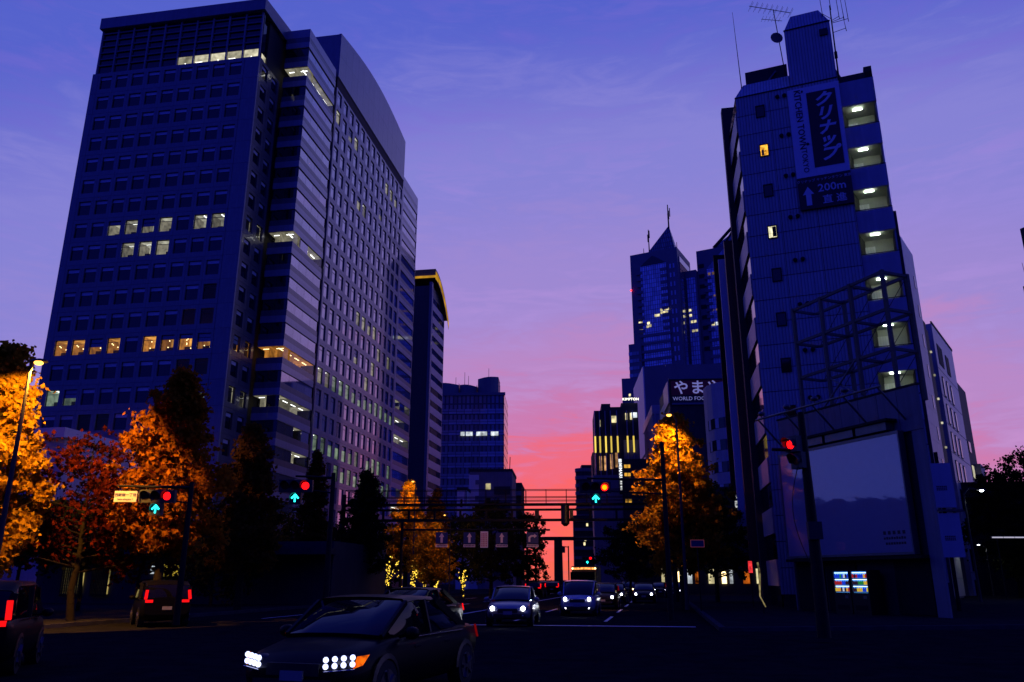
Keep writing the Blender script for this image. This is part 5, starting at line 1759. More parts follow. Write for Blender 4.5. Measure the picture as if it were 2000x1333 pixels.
def tree(name, label, x, y, h, rad, base_h, leaves, seed, leaf='leaf_gold', size=0.15, shape='cone', group=None, limbs=70, cat='tree', lean=(0, 0)):
    T = thing(name, label, cat, (x, y, 0.1), 0, group)
    r = np.random.default_rng(seed)
    rr = random.Random(seed)
    tb = MB()
    tp = [Vector((lean[0] * (i / 6) ** 1.5 + rr.uniform(-.06, .06), lean[1] * (i / 6) ** 1.5 + rr.uniform(-.06, .06), h * 0.96 * i / 6)) for i in range(7)]
    r0 = 0.022 * h
    tb.path(tp, [r0 * (1 - 0.92 * i / 6) for i in range(7)], 8)

    def axis(z):
        f = max(0, min(5.999, z / (h * 0.96) * 6))
        i = int(f)
        return tp[i].lerp(tp[i + 1], f - i)
    cl_pts, cl_r, cl_w = [], [], []
    for i in range(limbs):
        t = (i + rr.random()) / limbs
        t = t ** 0.85
        z = base_h + (h - base_h) * t * 0.97
        if shape == 'cone':
            R_ = rad * (1 - t) ** 0.8 * (0.62 + 0.38 * min(1, t / 0.2))
            up = 0.5
        elif shape == 'slim':
            R_ = rad * (1 - t) ** 0.5 * (0.7 + 0.3 * min(1, t / 0.15))
            up = 0.8
        else:
            R_ = rad * math.sqrt(max(0.02, 1 - (2 * t - 0.85) ** 2 * 0.75))
            up = 0.35
        R_ *= rr.uniform(0.66, 1.18)
        az = i * 2.39996 + rr.uniform(-.5, .5)
        p0 = axis(z - R_ * up * 0.5)
        d = Vector((math.cos(az), math.sin(az), up)).normalized()
        L = R_ / max(0.2, math.hypot(d.x, d.y))
        mid = p0 + d * L * 0.55 + Vector((rr.uniform(-.1, .1), rr.uniform(-.1, .1), rr.uniform(-.12, .05))) * L
        tip = p0 + d * L + Vector((rr.uniform(-.15, .15), rr.uniform(-.15, .15), rr.uniform(-.25, .1))) * L
        rb = max(0.012, 0.30 * r0 * (1 - t) + 0.01)
        tb.tube(p0, mid, rb, rb * 0.6, 5, cap=False)
        tb.tube(mid, tip, rb * 0.6, 0.006, 5, cap=False)
        m = 6
        for j in range(m):
            f = 0.28 + 0.75 * (j + rr.random()) / m
            q = p0.lerp(mid, f / 0.55) if f < 0.55 else mid.lerp(tip, (f - 0.55) / 0.45)
            sp = 0.05 * rad + 0.07 * R_
            q = q + Vector((rr.gauss(0, sp), rr.gauss(0, sp), rr.gauss(0, sp)))
            cl_pts.append(tuple(q))
            cl_r.append((0.04 * rad + 0.05) * rr.uniform(0.6, 1.5))
            cl_w.append((0.4 + 0.6 * f) * rr.uniform(0.1, 1.0) ** 1.6 * (0.4 + R_ / rad))
    cl_pts, cl_r, cl_w = np.array(cl_pts), np.array(cl_r), np.array(cl_w)
    idx = r.choice(len(cl_pts), size=leaves, p=cl_w / cl_w.sum())
    pts = cl_pts[idx] + r.normal(size=(leaves, 3)) * cl_r[idx][:, None] * np.array([1, 1, 0.75])
    tb.obj('trunk', M['bark'], T)
    inst('crown', leaf_mesh('crown', pts.astype(np.float32), size, M[leaf], seed), T)
    return T


GK = 'street ginkgo trees'
def tx(u, Y, v=1000):
    return at(u, v, Y).x


tree('ginkgo_tree', 'tall bright orange-lit ginkgo at the far left beside the street lamp', tx(-12, 30.5, 900), 30.5, 10.7, 2.4, 2.2, 30000, 1, size=0.20, group=GK, limbs=80)
tree('cherry_tree', 'spreading red-leaved tree between two orange ginkgos at left', tx(145, 33), 33.8, 7.5, 3.2, 2.2, 4200, 2, leaf='leaf_red', size=0.19, shape='round', limbs=45)
tree('ginkgo_tree', 'big orange-lit ginkgo above the place-name sign', tx(325, 34), 34, 10.4, 3.0, 2.8, 28000, 3, leaf='leaf_amber', size=0.20, group=GK, limbs=85)
tree('cherry_tree', 'low reddish tree under the big orange ginkgo near the signal', tx(290, 36), 36.0, 5.0, 2.2, 1.8, 2500, 4, leaf='leaf_red', size=0.18, shape='round', limbs=30)
tree('ginkgo_tree', 'dim brown ginkgo right of the big orange one, against the granite tower', tx(480, 46), 46, 10.4, 2.7, 2.2, 18000, 5, leaf='leaf_brown', size=0.22, group=GK, limbs=75)
tree('ginkgo_tree', 'slim dim orange ginkgo rising behind the middle left signal', tx(612, 58), 58, 10.8, 1.7, 2.5, 12000, 6, leaf='leaf_brown', size=0.19, group=GK, limbs=60)
tree('ginkgo_tree', 'black ginkgo between the middle left signal and the gantry', tx(715, 62), 62, 9.8, 2.6, 2.5, 14000, 7, leaf='leaf_green', size=0.2, group=GK, limbs=70)
tree('ginkgo_tree', 'small bright orange ginkgo lit by a lamp left of the gantry', tx(797, 80), 80, 11.2, 2.6, 2.4, 13000, 8, size=0.26, group=GK, limbs=70)
tree('ginkgo_tree', 'dim orange ginkgo just behind the left end of the gantry', tx(852, 92), 92, 11.6, 2.6, 2.6, 13000, 9, leaf='leaf_brown', size=0.22, group=GK, limbs=65)
tree('ginkgo_tree', 'orange-lit lower ginkgo behind the leftmost arrow sign', tx(846, 72), 72, 6.8, 2.3, 1.5, 8000, 10, size=0.24, group=GK, limbs=50)
tree('ginkgo_tree', 'black leafy tree silhouetted against the red sky beside the gantry', tx(1030, 88), 88, 8.4, 2.5, 1.6, 12000, 12, leaf='leaf_green', size=0.2, group=GK, shape='round', limbs=60)
tree('ginkgo_tree', 'dark tree behind the arrow signs, left of the silhouetted tree', tx(960, 84), 84, 9.4, 3.4, 1.6, 12000, 13, leaf='leaf_green', size=0.22, group=GK, shape='round', limbs=60)
tree('ginkgo_tree', 'dark tree in the gap between the granite tower foot and the gantry', tx(905, 98), 98, 9.0, 3.6, 1.6, 12000, 14, leaf='leaf_green', size=0.24, group=GK, shape='round', limbs=60)
tree('ginkgo_tree', 'round golden ginkgo under the right street lamp', tx(1325, 49), 49, 11.6, 3.4, 2.6, 30000, 15, size=0.22, group=GK, limbs=90)
tree('ginkgo_tree', 'dark ginkgo behind the golden one, beside the pale round-cornered office', tx(1390, 62), 62, 8.5, 3.0, 2.0, 12000, 16, leaf='leaf_green', size=0.2, group=GK, shape='round', limbs=60)
tree('ginkgo_tree', 'dark kerbside tree left of the golden ginkgo, by the oncoming cars', tx(1225, 90), 90, 7.6, 3.2, 1.8, 11000, 17, leaf='leaf_green', size=0.22, group=GK, shape='round', limbs=60)
for i, (u, Y, h, rad, sd) in enumerate(((1968, 78, 11.6, 4.2, 21), (2030, 70, 12.2, 4.6, 22), (1930, 95, 11.0, 3.2, 23))):
    tree('dark_tree', ('bushy black tree in the middle of the dark clump at the right edge', 'black tree cut by the right edge of the picture', 'smaller black tree next to the white-lit lamp at right')[i], tx(u, Y), Y, h, rad, 2.0, 15000, sd, leaf='leaf_green', size=0.22, group='dark trees at the right edge', shape='round', limbs=70)
# dark shrubs filling the left pavement
for i, (u, Y, h, rad) in enumerate(((560, 66, 6.5, 4.0), (660, 70, 6.0, 4.0), (430, 52, 5.2, 3.4), (735, 92, 6.4, 4.0), (180, 44, 5.5, 3.4), (60, 40, 5.2, 3.0))):
    tree('dark_shrub', ('dark shrub below the middle left signal', 'dark shrub right of the glowing poster stand', 'dark shrub under the brown ginkgo', 'dark shrub behind the light-wrapped trees', 'dark shrub in front of the lit lattice screens', 'dark shrub at far left below the bright ginkgo')[i],
         tx(u, Y), Y, h, rad, 0.9 if i < 4 else 2.6, 8000, 40 + i, leaf='leaf_green', size=0.2, shape='round', group='dark shrubs on the left pavement', limbs=45, cat='shrub')

# small trees wrapped in light strings
M['fairy_bulb'] = emat('fairy_bulb', (1.0, 0.62, 0.06), 2.2, noise=0.5, nscale=2)
for i, (u, Y, hh, sp, nb, lab) in enumerate(((757, 70, 3.2, 1.1, 60, 'small bushy tree sprinkled with yellow bulbs, first from the left'), (783, 71, 2.2, 0.3, 16, 'thin trunk with few yellow bulbs beside the bushy lit tree'),
                                        (806, 72, 2.9, 0.35, 42, 'tall thin trunk wrapped in yellow bulbs'), (829, 73, 3.1, 0.5, 55, 'leaning trunk thickly wrapped in yellow bulbs'),
                                        (852, 74, 2.7, 0.45, 50, 'trunk wrapped in yellow bulbs with two stems'), (905, 78, 2.4, 0.8, 45, 'forked trunk of yellow bulbs, last on the right'))):
    T = thing('light_wrapped_tree', lab, 'tree', (tx(u, Y, 1120), Y, 0.13), 0, 'trees wrapped in light strings')
    rr = random.Random(60 + i)
    top = Vector((rr.uniform(-.2, .4), 0, hh))
    tb = MB().path([(0, 0, 0), (0.05, 0, hh * 0.4), top], [0.1, 0.08, 0.03], 6)
    stems = [((0, 0, 0), top)]
    for j in range(4):
        tip = Vector((rr.uniform(-1, 1) * sp * 1.4, rr.uniform(-.4, .4), hh * rr.uniform(0.8, 1.15)))
        tb.tube((0.03, 0, hh * 0.35), tip, 0.05, 0.015, 5)
        stems.append(((0.03, 0, hh * 0.35), tip))
    tb.obj('trunk', M['bark'], T)
    lb = MB()
    for j in range(int(nb * 1.8)):
        a_, c_ = stems[0 if (j % 2 == 0 and i) else rr.randrange(1, 5)]
        f = rr.random()
        q = Vector(a_).lerp(Vector(c_), f) + Vector((rr.gauss(0, 0.07), rr.gauss(0, 0.07), 0))
        lb.ball(q, rr.uniform(0.03, 0.055), 0, 5, 3)
    kind(lb.obj('light_string', M['fairy_bulb'], T), 'stuff')

# ================================================================== street lamps
M['sodium'] = emat('sodium', (1.0, 0.42, 0.06), 4.5)
M['led_white'] = emat('led_white', (0.85, 0.92, 1.0), 20.0)
M['lamp_pole'] = mat('lamp_pole', (0.06, 0.055, 0.05), 0.6, spec=0.2, vary=0.2)


def street_lamp(label, u, v, Y, arm_u, watts, color, glow, arm_up=0.0, size=1.0, lightname='lamp_light', tilt=(0, 0), cone=152, blend=0.25):
    """lamp head at pixel (u, v), pole foot under pixel column arm_u"""
    hd = at(u, v, Y)
    px = at(arm_u, v, Y).x
    T = thing('street_lamp', label, 'street lamp', (px, Y, 0.13), 0, 'street lamps')
    dx = hd.x - px
    z = hd.z - 0.13
    MB().path([(0, 0, 0), (0, 0, 1.2), (0, 0, z - 0.25)], [0.13 * size, 0.10 * size, 0.05 * size], 8).obj('pole', M['lamp_pole'], T)
    s = 1 if dx > 0 else -1
    MB().path([(0, 0, z - 0.25), (dx * 0.35, 0, z + 0.08 - arm_up), (dx - s * 0.25, 0, z + 0.12)], [0.05 * size, 0.045 * size, 0.04 * size], 6).obj('arm', M['lamp_pole'], T)
    hdm = MB()
    L, W = 0.62 * size, 0.17 * size
    sec = [(-0.5, 0.35), (-0.3, 0.85), (0.1, 1.0), (0.4, 0.8), (0.5, 0.3)]
    vs = []
    for f, w in sec:
        for a in range(7):
            t = math.pi * a / 6
            vs.append((dx + f * L, W * w * math.cos(t), z + 0.08 + 0.13 * size * w * math.sin(t)))
    fs = [(i * 7 + j, i * 7 + j + 1, (i + 1) * 7 + j + 1, (i + 1) * 7 + j) for i in range(4) for j in range(6)]
    hdm.add(vs, fs, 0, True)
    hdm.obj('lamp_head', M['lamp_pole'], T)
    MB().ball((dx + 0.02, 0, z + 0.05), 0.15 * size, 0, 10, 6, 0.55).obj('lamp_bulb', glow, T)
    if watts:
        ld = bpy.data.lights.new(lightname, 'SPOT')       # spot steered by tilt and cone; orange lamps aim it at the trees
        ld.spot_size = R(cone)
        ld.spot_blend = blend
        ld.energy = watts
        ld.color = color
        ld.shadow_soft_size = 0.12
        lo = bpy.data.objects.new(lightname, ld)
        col.objects.link(lo)
        lo.location = (dx, 0, z - 0.18)
        lo.rotation_euler = (R(tilt[0]), R(tilt[1]), R(tilt[2]) if len(tilt) > 2 else 0)
        lo.parent = T
    return T


SOD = (1.0, 0.40, 0.03)
street_lamp('glowing orange street lamp beside the bright ginkgo at far left', 74, 712, 26.6, 61, 6200, SOD, M['sodium'], tilt=(52, 0, 25), cone=100, blend=0.15)
street_lamp('glowing orange street lamp above the golden ginkgo on the right', 1306, 813, 46.0, 1320, 3200, SOD, M['sodium'], tilt=(50, 6), cone=92, blend=0.3)
street_lamp('orange street lamp half hidden in the small ginkgo left of the gantry', 806, 942, 76.8, 812, 1300, SOD, M['sodium'], size=0.8, tilt=(58, 6), cone=104, blend=0.45)
street_lamp('small orange street lamp with unseen bulb, low between the arrow signs and the left trees', 868, 1008, 68.5, 880, 420, SOD, M['sodium'], size=0.5, tilt=(60, 15), cone=104, blend=0.45)  # unseen lamp behind the orange light on the leaves here
street_lamp('white-lit street lamp with curved arm before the dark trees at right', 1917, 960, 62, 1881, 90, (0.8, 0.95, 1.0), M['led_white'], arm_up=-0.15)
street_lamp('small white street lamp low down the side street', 1911, 1066, 75, 1925, 30, (0.8, 0.9, 1.0), M['led_white'], size=0.6)
for i, (u, v, Y) in enumerate(((1979, 1089, 110), (1975, 1096, 135), (1968, 1104, 170), (1960, 1112, 210))):
    street_lamp(('nearest', 'second', 'third', 'farthest')[i] + ' of the four tiny white lamps receding along the side street', u, v, Y, u + 8, 0, (1, 1, 1), M['led_white'], size=0.55)

# ================================================================== traffic signals
M['signal_red'] = emat('signal_red', (1.0, 0.004, 0.006), 3.0)
M['signal_red_hot'] = emat('signal_red_hot', (1.0, 0.22, 0.002), 3.2)
M['signal_green'] = emat('signal_green', (0.02, 0.85, 0.78), 3.5)
M['signal_case'] = mat('signal_case', (0.05, 0.055, 0.05), 0.5, vary=0.1)
M['lens_dark'] = mat('lens_dark', (0.03, 0.02, 0.015), 0.15)


def disc(mb, c, r, y, m=0, n=16):
    vs = [(c[0], y, c[1])] + [(c[0] + r * math.cos(2 * math.pi * i / n), y, c[1] + r * math.sin(2 * math.pi * i / n)) for i in range(n)]
    mb.add(vs, [(0, 1 + i, 1 + (i + 1) % n) for i in range(n)], m)


def visor(mb, c, r, y0, L, m=0, n=12):
    vs, fs = [], []
    for i in range(n + 1):
        t = math.pi * (-0.15 + 1.3 * i / n)
        for rr_, yy in ((r, y0), (r * 1.02, y0 - L * (0.45 + 0.55 * math.sin(max(0.0, min(math.pi, t)))))):
            vs.append((c[0] + rr_ * math.cos(t), yy, c[1] + rr_ * math.sin(t)))
    for i in range(n):
        fs.append((2 * i, 2 * i + 1, 2 * i + 3, 2 * i + 2))
    mb.add(vs, fs, m, True)


def signal(label, u, v, Y, pole_u, sc=1.0, yaw=0.0, arrow=True, pole_top=None, hot=False, arm_ext=0.0, group='traffic signals'):
    """three lamps in a row, red at the right end lit; below it a green arrow box"""
    p = at(u, v, Y)
    px = at(pole_u, v, Y).x
    T = thing('traffic_signal', label, 'traffic signal', (px, Y, 0.13), yaw, group)
    dx, z = p.x - px, p.z - 0.13
    zt = (pole_top - 0.13) if pole_top else z + 0.55
    MB().path([(0, 0.2, 0), (0, 0.2, 1.5), (0, 0.2, zt)], [0.13 * max(sc, .8), 0.11 * max(sc, .8), 0.085 * max(sc, .8)], 10).obj('pole', M['steel_dark'], T)
    s = 1 if dx > 0 else -1
    MB().tube((0, 0.2, z + 0.35), (dx + s * (0.5 + arm_ext), 0.2, z + 0.42), 0.055, 0.04, 8).tube((0, 0.2, z - 0.25), (dx, 0.2, z - 0.12), 0.03, n=6).obj('arm', M['steel_dark'], T)
    k = sc
    hs = MB().box(dx - 1.05 * k, dx + 0.27 * k, -0.12, 0.1, z - 0.24 * k, z + 0.24 * k)
    hs.obj('housing', M['signal_case'], T)
    for i in range(3):
        cx_ = dx - 0.8 * k + 0.4 * k * i
        mb = MB()
        disc(mb, (cx_, z), 0.15 * k, -0.125)
        ln = mb.obj('lens', M['signal_red'] if i == 2 else M['lens_dark'], T)
        if hot and i == 2:
            mb = MB()
            disc(mb, (cx_, z), 0.105 * k, -0.131)
            mb.obj('lens_core', M['signal_red_hot'], ln)
        vb = MB()
        visor(vb, (cx_, z), 0.18 * k, -0.12, 0.26 * k)
        vb.obj('visor', M['signal_case'], T)
    if arrow:
        ax_ = dx - 0.38 * k
        az_ = z - 0.48 * k
        MB().box(ax_ - 0.22 * k, ax_ + 0.22 * k, -0.12, 0.1, az_ - 0.22 * k, az_ + 0.22 * k).obj('arrow_box', M['signal_case'], T)
        ar = MB()
        w = 0.034 * k
        def stroke(a, c):
            a, c = Vector((a[0], 0, a[1])), Vector((c[0], 0, c[1]))
            d = (c - a).normalized()
            nrm_ = Vector((-d.z, 0, d.x)) * w
            y = Vector((0, -0.126, 0))
            ar.add([a - nrm_ + y, a + nrm_ + y, c + nrm_ + y, c - nrm_ + y], [(0, 1, 2, 3)])
        stroke((ax_, az_ - 0.15 * k), (ax_, az_ + 0.13 * k))
        stroke((ax_ - 0.14 * k, az_ - 0.01 * k), (ax_ + 0.012 * k, az_ + 0.15 * k))
        stroke((ax_ + 0.14 * k, az_ - 0.01 * k), (ax_ - 0.012 * k, az_ + 0.15 * k))
        ar.obj('arrow', M['signal_green'], T)
        vb = MB()
        visor(vb, (ax_, az_), 0.19 * k, -0.12, 0.2 * k)
        vb.obj('visor', M['signal_case'], T)
    return T


signal('traffic signal with red lamp and green arrow beside the place-name sign, far left', 329, 970, 30.4, 368, arm_ext=1.6)
signal('traffic signal with red lamp and green arrow before the granite tower foot', 598, 950, 32, 648)
signal('traffic signal with glowing red lamp and green arrow right of the gantry', 1180, 953, 34, 1299, pole_top=at(1299, 862, 34).z, hot=True, arm_ext=0.2)
signal('tiny far traffic signal low under the silhouetted tree', 1038, 1088, 92, 1046, sc=1.0)
signal('tiny far traffic signal low in front of the round apartments', 1153, 1091, 100, 1160, sc=1.0)
# side-on signal on the near pole at the right
p = at(1545, 868, 24)
NS = thing('traffic_signal', 'near dark signal pole before the billboard with a side-on red signal', 'traffic signal', (at(1584, 1000, 24).x, 24, 0.13), 0, 'traffic signals')
ptop = at(1566, 806, 24)
MB().path([(0, 0, 0), (0, 0, 2.0), (0, 0, ptop.z - 0.13)], [0.19, 0.17, 0.10], 12).obj('pole', M['steel_dark'], NS)
MB().tube((0, 0, ptop.z - 1.3), (-0.95, 0.1, ptop.z - 1.25), 0.05, n=8).tube((0.05, 0, ptop.z - 0.95), (-0.7, 0.05, ptop.z - 1.0), 0.03, n=6).obj('arm', M['steel_dark'], NS)
MB().box(-0.2, 0.2, -0.22, -0.05, 2.7, 3.2).obj('control_box', M['signal_case'], NS)
cb_ = MB()
for j in range(10):
    a, c = j / 10, (j + 1) / 10
    f = lambda t: (-0.2 - 0.35 * math.sin(math.pi * t), -0.05, ptop.z - 1.6 - 3.0 * t)
    cb_.tube(f(a), f(c), 0.015, n=5)
cb_.obj('cable', M['black_plastic'], NS)
for j, (zz, lit) in enumerate(((p.z - 0.13, True), (p.z - 0.62, False))):
    hd = bpy.data.objects.new('signal_head', MB().box(-0.22, 0.22, -0.02, 0.25, -0.24, 0.24).mesh('signal_head', M['signal_case']))
    col.objects.link(hd)
    hd.parent = NS
    hd.location = (at(1545, 868, 24).x - at(1584, 1000, 24).x + 0.12 * j, 0.0, zz)
    hd.rotation_euler = (0, 0, R(-62))
    mb = MB()
    disc(mb, (0, 0), 0.15, -0.025)
    mb.obj('lens', M['signal_red'] if lit else M['lens_dark'], hd)
    vb = MB()
    visor(vb, (0, 0), 0.18, -0.02, 0.3)
    vb.obj('visor', M['signal_case'], hd)
# place-name sign on the far left signal arm
p = at(245, 970, 30.2)
PN = thing('place_name_sign', 'small orange-lit place-name sign in kanji next to the far left signal', 'sign', (p.x, 30.2, p.z), 0)
M['sign_cream'] = mat('sign_cream', (0.75, 0.72, 0.68), 0.5, vary=0.05)
M['sign_blue'] = mat('sign_blue', (0.015, 0.03, 0.28), 0.45, vary=0.08)
MB().box(-0.42, 0.42, 0, 0.05, -0.2, 0.2).obj('plate', M['sign_cream'], PN)
lettering(PN, '西新宿一丁目', 0.135, M['sign_blue'], (0, -0.008, 0.05), extrude=0.004)
lettering(PN, 'Nishi-shinjuku 1', 0.09, M['sign_blue'], (0, -0.008, -0.11), extrude=0.004)
MB().tube((0.42, 0.03, 0.1), (1.0, 0.1, 0.12), 0.025, n=6).tube((0.5, 0.03, -0.15), (0.5, 0.03, 0.2), 0.02, n=6).obj('bracket', M['steel'], PN)

# ================================================================== sign gantry with catwalk
GY = 65
g0, g1 = at(700, 990, GY).x, at(1262, 990, GY).x
GA = thing('sign_gantry', 'dark steel sign gantry with railed catwalk spanning the street before the red sky', 'gantry', (g0, GY, 0.1), R(-3))
gl_ = g1 - g0 + 1.6
zb, zm, zt_ = at(1070, 1020, GY).z, at(1070, 1000, GY).z, at(1070, 990, GY).z
for nm, z, hh in (('lower_chord', zb, 0.2), ('upper_chord', zm, 0.16), ('walkway', zt_, 0.14)):
    MB().box(-1, gl_, -0.12 if nm != 'walkway' else -0.5, 0.12 if nm != 'walkway' else 0.5, z - hh / 2, z + hh / 2).obj(nm, M['steel_dark'], GA)
for i in range(12):
    x = i * gl_ / 12
    MB().box(x - 0.08, x + 0.08, -0.1, 0.1, zb + 0.1, zm - 0.08).obj('web_post', M['steel_dark'], GA)
zr_ = at(1070, 962, GY).z
for z in (zr_, (zr_ + zt_) / 2, zt_ + 0.3):
    for y in (-0.45, 0.45):
        MB().tube((-1, y, z), (gl_, y, z), 0.028, n=5).obj('rail', M['steel_dark'], GA)
for i in range(17):
    x = -1 + (gl_ + 1) * i / 16
    for y in (-0.45, 0.45):
        MB().tube((x, y, zt_ + 0.05), (x, y, zr_), 0.028, n=5).obj('rail_post', M['steel_dark'], GA)
for x in (-1.2, gl_ + 0.2):
    MB().tube((x, 0, 0), (x, 0, zr_ - 0.3), 0.22, 0.18, 10).obj('post', M['steel_dark'], GA)
for u in (1048, 1115):
    x = at(u, 1005, GY).x - g0
    MB().box(x - 0.14, x + 0.14, -0.3, -0.13, zb + 0.1, zm - 0.05).obj('lamp_case', M['black_plastic'], GA)
x = at(1103, 1005, GY).x - g0
MB().tube((x, -0.3, zb - 0.3), (x, -0.3, zm + 0.25), 0.33, 0.33, 8).tube((x, -0.3, zm + 0.25), (x, -0.3, zm + 0.45), 0.33, 0.12, 8).tube((x, -0.3, zb - 0.5), (x, -0.3, zb - 0.3), 0.12, 0.33, 8).obj('signal_back', M['black_plastic'], GA)

# arrow signs on a lower arm
zs0, zs1 = at(960, 1068, GY).z, at(960, 1040, GY).z
M['sign_face_blue'] = mat('sign_face_blue', (0.02, 0.035, 0.16), 0.4, vary=0.06)
M['sign_arrow'] = mat('sign_arrow', (0.72, 0.66, 0.62), 0.5, vary=0.05)
AB = thing('arrow_sign_arm', 'horizontal steel arm under the gantry carrying the lane arrow signs', 'sign arm', (at(845, 1038, GY - 1.2).x, GY - 1.2, zs1 + 0.12), 0)
MB().tube((-2.5, 0.12, 0), (at(1062, 1038, GY - 1.2).x - at(845, 1038, GY - 1.2).x + 0.5, 0.12, 0), 0.07, n=8).obj('beam', M['steel_dark'], AB)
MB().tube((-2.4, 0.12, -zs1 - 0.1), (-2.4, 0.12, 0.6), 0.13, 0.1, 8).obj('post', M['steel_dark'], AB)
sgw = 0.46


def arrow_sign(u, label, turn=False):
    Yq = GY - 1.3
    p = at(u, 1040, Yq)
    T = thing('lane_arrow_sign', label, 'sign', (p.x, Yq, p.z), 0, 'lane arrow signs under the gantry')
    h = zs1 - zs0
    hp = h * 0.78
    MB().box(-sgw, sgw, 0, 0.05, -hp, 0).obj('plate', M['sign_face_blue'], T)
    a = MB()
    y = -0.006
    if not turn:
        a.add([(-0.09, y, -hp * 0.92), (0.09, y, -hp * 0.92), (0.09, y, -hp * 0.42), (0.20, y, -hp * 0.42), (0, y, -hp * 0.06), (-0.20, y, -hp * 0.42), (-0.09, y, -hp * 0.42)], [(0, 1, 2, 3, 4, 5, 6)])
    else:
        a.add([(-0.32, y, -hp * 0.85), (-0.17, y, -hp * 0.85), (-0.17, y, -hp * 0.5), (-0.05, y, -hp * 0.40), (0.12, y, -hp * 0.40), (0.12, y, -hp * 0.24), (-0.12, y, -hp * 0.24), (-0.32, y, -hp * 0.42)], [(0, 1, 2, 3, 4, 5, 6, 7)])
        a.add([(0.12, y, -hp * 0.52), (0.36, y, -hp * 0.32), (0.12, y, -hp * 0.12)], [(0, 1, 2)])
    a.obj('arrow', M['sign_arrow'], T)
    pl_ = MB().box(-sgw, sgw, 0, 0.05, -h - 0.02, -hp - 0.06).obj('caption_plate', M['sign_arrow'], T)
    b = MB()
    for i in range(7):
        b.box(-0.38 + i * 0.115, -0.30 + i * 0.115, -0.006, -0.001, -h + 0.05, -hp - 0.12)
    kind(b.obj('small_print', M['sign_dark'], pl_), 'stuff')
    return T


arrow_sign(863, 'blue straight-ahead arrow sign, first from the left, against the orange leaves')
arrow_sign(917, 'blue straight-ahead arrow sign, second from the left')
arrow_sign(980, 'blue straight-ahead arrow sign right of the small pale text board')
arrow_sign(1040, 'blue right-turn arrow sign before the silhouetted tree', True)
p = at(946, 1038, GY - 1.3)
o = thing('text_board', 'small dim pale text board hanging between two blue arrow signs', 'sign', (p.x, GY - 1.3, p.z), 0)
MB().box(-0.3, 0.3, 0, 0.05, -1.25, 0).obj('plate', M['sign_cream'], o)
b = MB()
for i in range(4):
    for j in range(7):
        b.box(-0.22 + i * 0.12, -0.15 + i * 0.12, -0.006, -0.001, -1.15 + j * 0.15, -1.06 + j * 0.15)
kind(b.obj('small_print', M['sign_red'], o), 'stuff')

# T-shaped mast further down the street
p = at(1090, 1052, 110)
TM = thing('traffic_mast', 'black T-shaped mast standing in the street below the gantry', 'mast', (p.x, 110, 0.1), 0)
MB().tube((0, 0, 0), (0, 0, p.z), 0.62, 0.55, 10).obj('post', M['steel_dark'], TM)
MB().box(-2.0, 2.2, -0.5, 0.5, p.z - 0.35, p.z + 0.1).obj('cap', M['steel_dark'], TM)
MB().tube((-9, 0, p.z - 0.1), (12, 0, p.z - 0.1), 0.2, 0.2, 8).obj('cross_arm', M['steel_dark'], TM)
p = at(1110, 1068, 150)
o = thing('far_lamp_mast', 'thin far mast with small dark signs right of the T-shaped mast', 'mast', (p.x, 150, 0.1), 0)
MB().tube((0, 0, 0), (0, 0, p.z), 0.12, n=6).tube((0, 0, p.z - 0.2), (-1.6, 0, p.z), 0.08, n=6).obj('post', M['steel_dark'], o)
MB().box(-1.9, -0.6, -0.1, 0.1, p.z - 1.2, p.z - 0.1).obj('plate', M['black_plastic'], o)
# long glowing tube strip on the side street
p = at(1938, 1050, 68)
o = thing('strip_lamp', 'long thin pale light strip low at the right edge', 'lamp', (p.x, 68, p.z), 0)
M['strip_dim'] = emat('strip_dim', (0.75, 0.72, 0.95), 0.6)
for i in range(4):
    MB().box(i * 0.95, i * 0.95 + 0.88, -0.03, 0.03, -0.05, 0.05).obj('tube', M['strip_dim'], o)
MB().box(-0.1, 4.0, 0.05, 0.12, -0.1, 0.12).obj('housing', M['black_plastic'], o)
for i in range(2):
    MB().tube((0.4 + 3.0 * i, 0.1, -p.z + 0.1), (0.4 + 3.0 * i, 0.1, -0.1), 0.05, n=6).obj('post', M['steel_dark'], o)
# ================================================================== vehicles
M['paint_dark'] = mat('paint_dark', (0.005, 0.005, 0.008), 0.45, spec=0.08, coat=0.07, vary=0.1)
M['paint_silver'] = mat('paint_silver', (0.20, 0.20, 0.22), 0.35, metal=0.4, coat=0.5, vary=0.05)
M['paint_white'] = mat('paint_white', (0.45, 0.45, 0.48), 0.35, coat=0.5, vary=0.05)
M['car_glass'] = mat('car_glass', (0.004, 0.004, 0.005), 0.03, spec=0.25, vary=0.2)
M['tyre'] = mat('tyre', (0.012, 0.012, 0.012), 0.85, vary=0.2)
M['rim'] = mat('rim', (0.22, 0.22, 0.24), 0.3, metal=0.9, vary=0.1)
M['trim'] = mat('trim', (0.015, 0.015, 0.016), 0.4, vary=0.2)
M['chrome'] = mat('chrome', (0.55, 0.55, 0.57), 0.15, metal=1.0, vary=0.1)
M['beam_white'] = emat('beam_white', (0.86, 0.88, 1.0), 14.0)
M['beam_warm'] = emat('beam_warm', (1.0, 0.62, 0.2), 12.0)
M['led_beam'] = emat('led_beam', (0.55, 0.60, 1.0), 2.6)
M['indicator'] = emat('indicator', (1.0, 0.14, 0.005), 0.8, noise=0.8, nscale=9)
M['tail_red'] = emat('tail_red', (1.0, 0.006, 0.008), 1.2)
M['tail_dim'] = emat('tail_dim', (1.0, 0.01, 0.02), 0.12)
M['plate_white'] = mat('plate_white', (0.35, 0.35, 0.34), 0.5, vary=0.05)


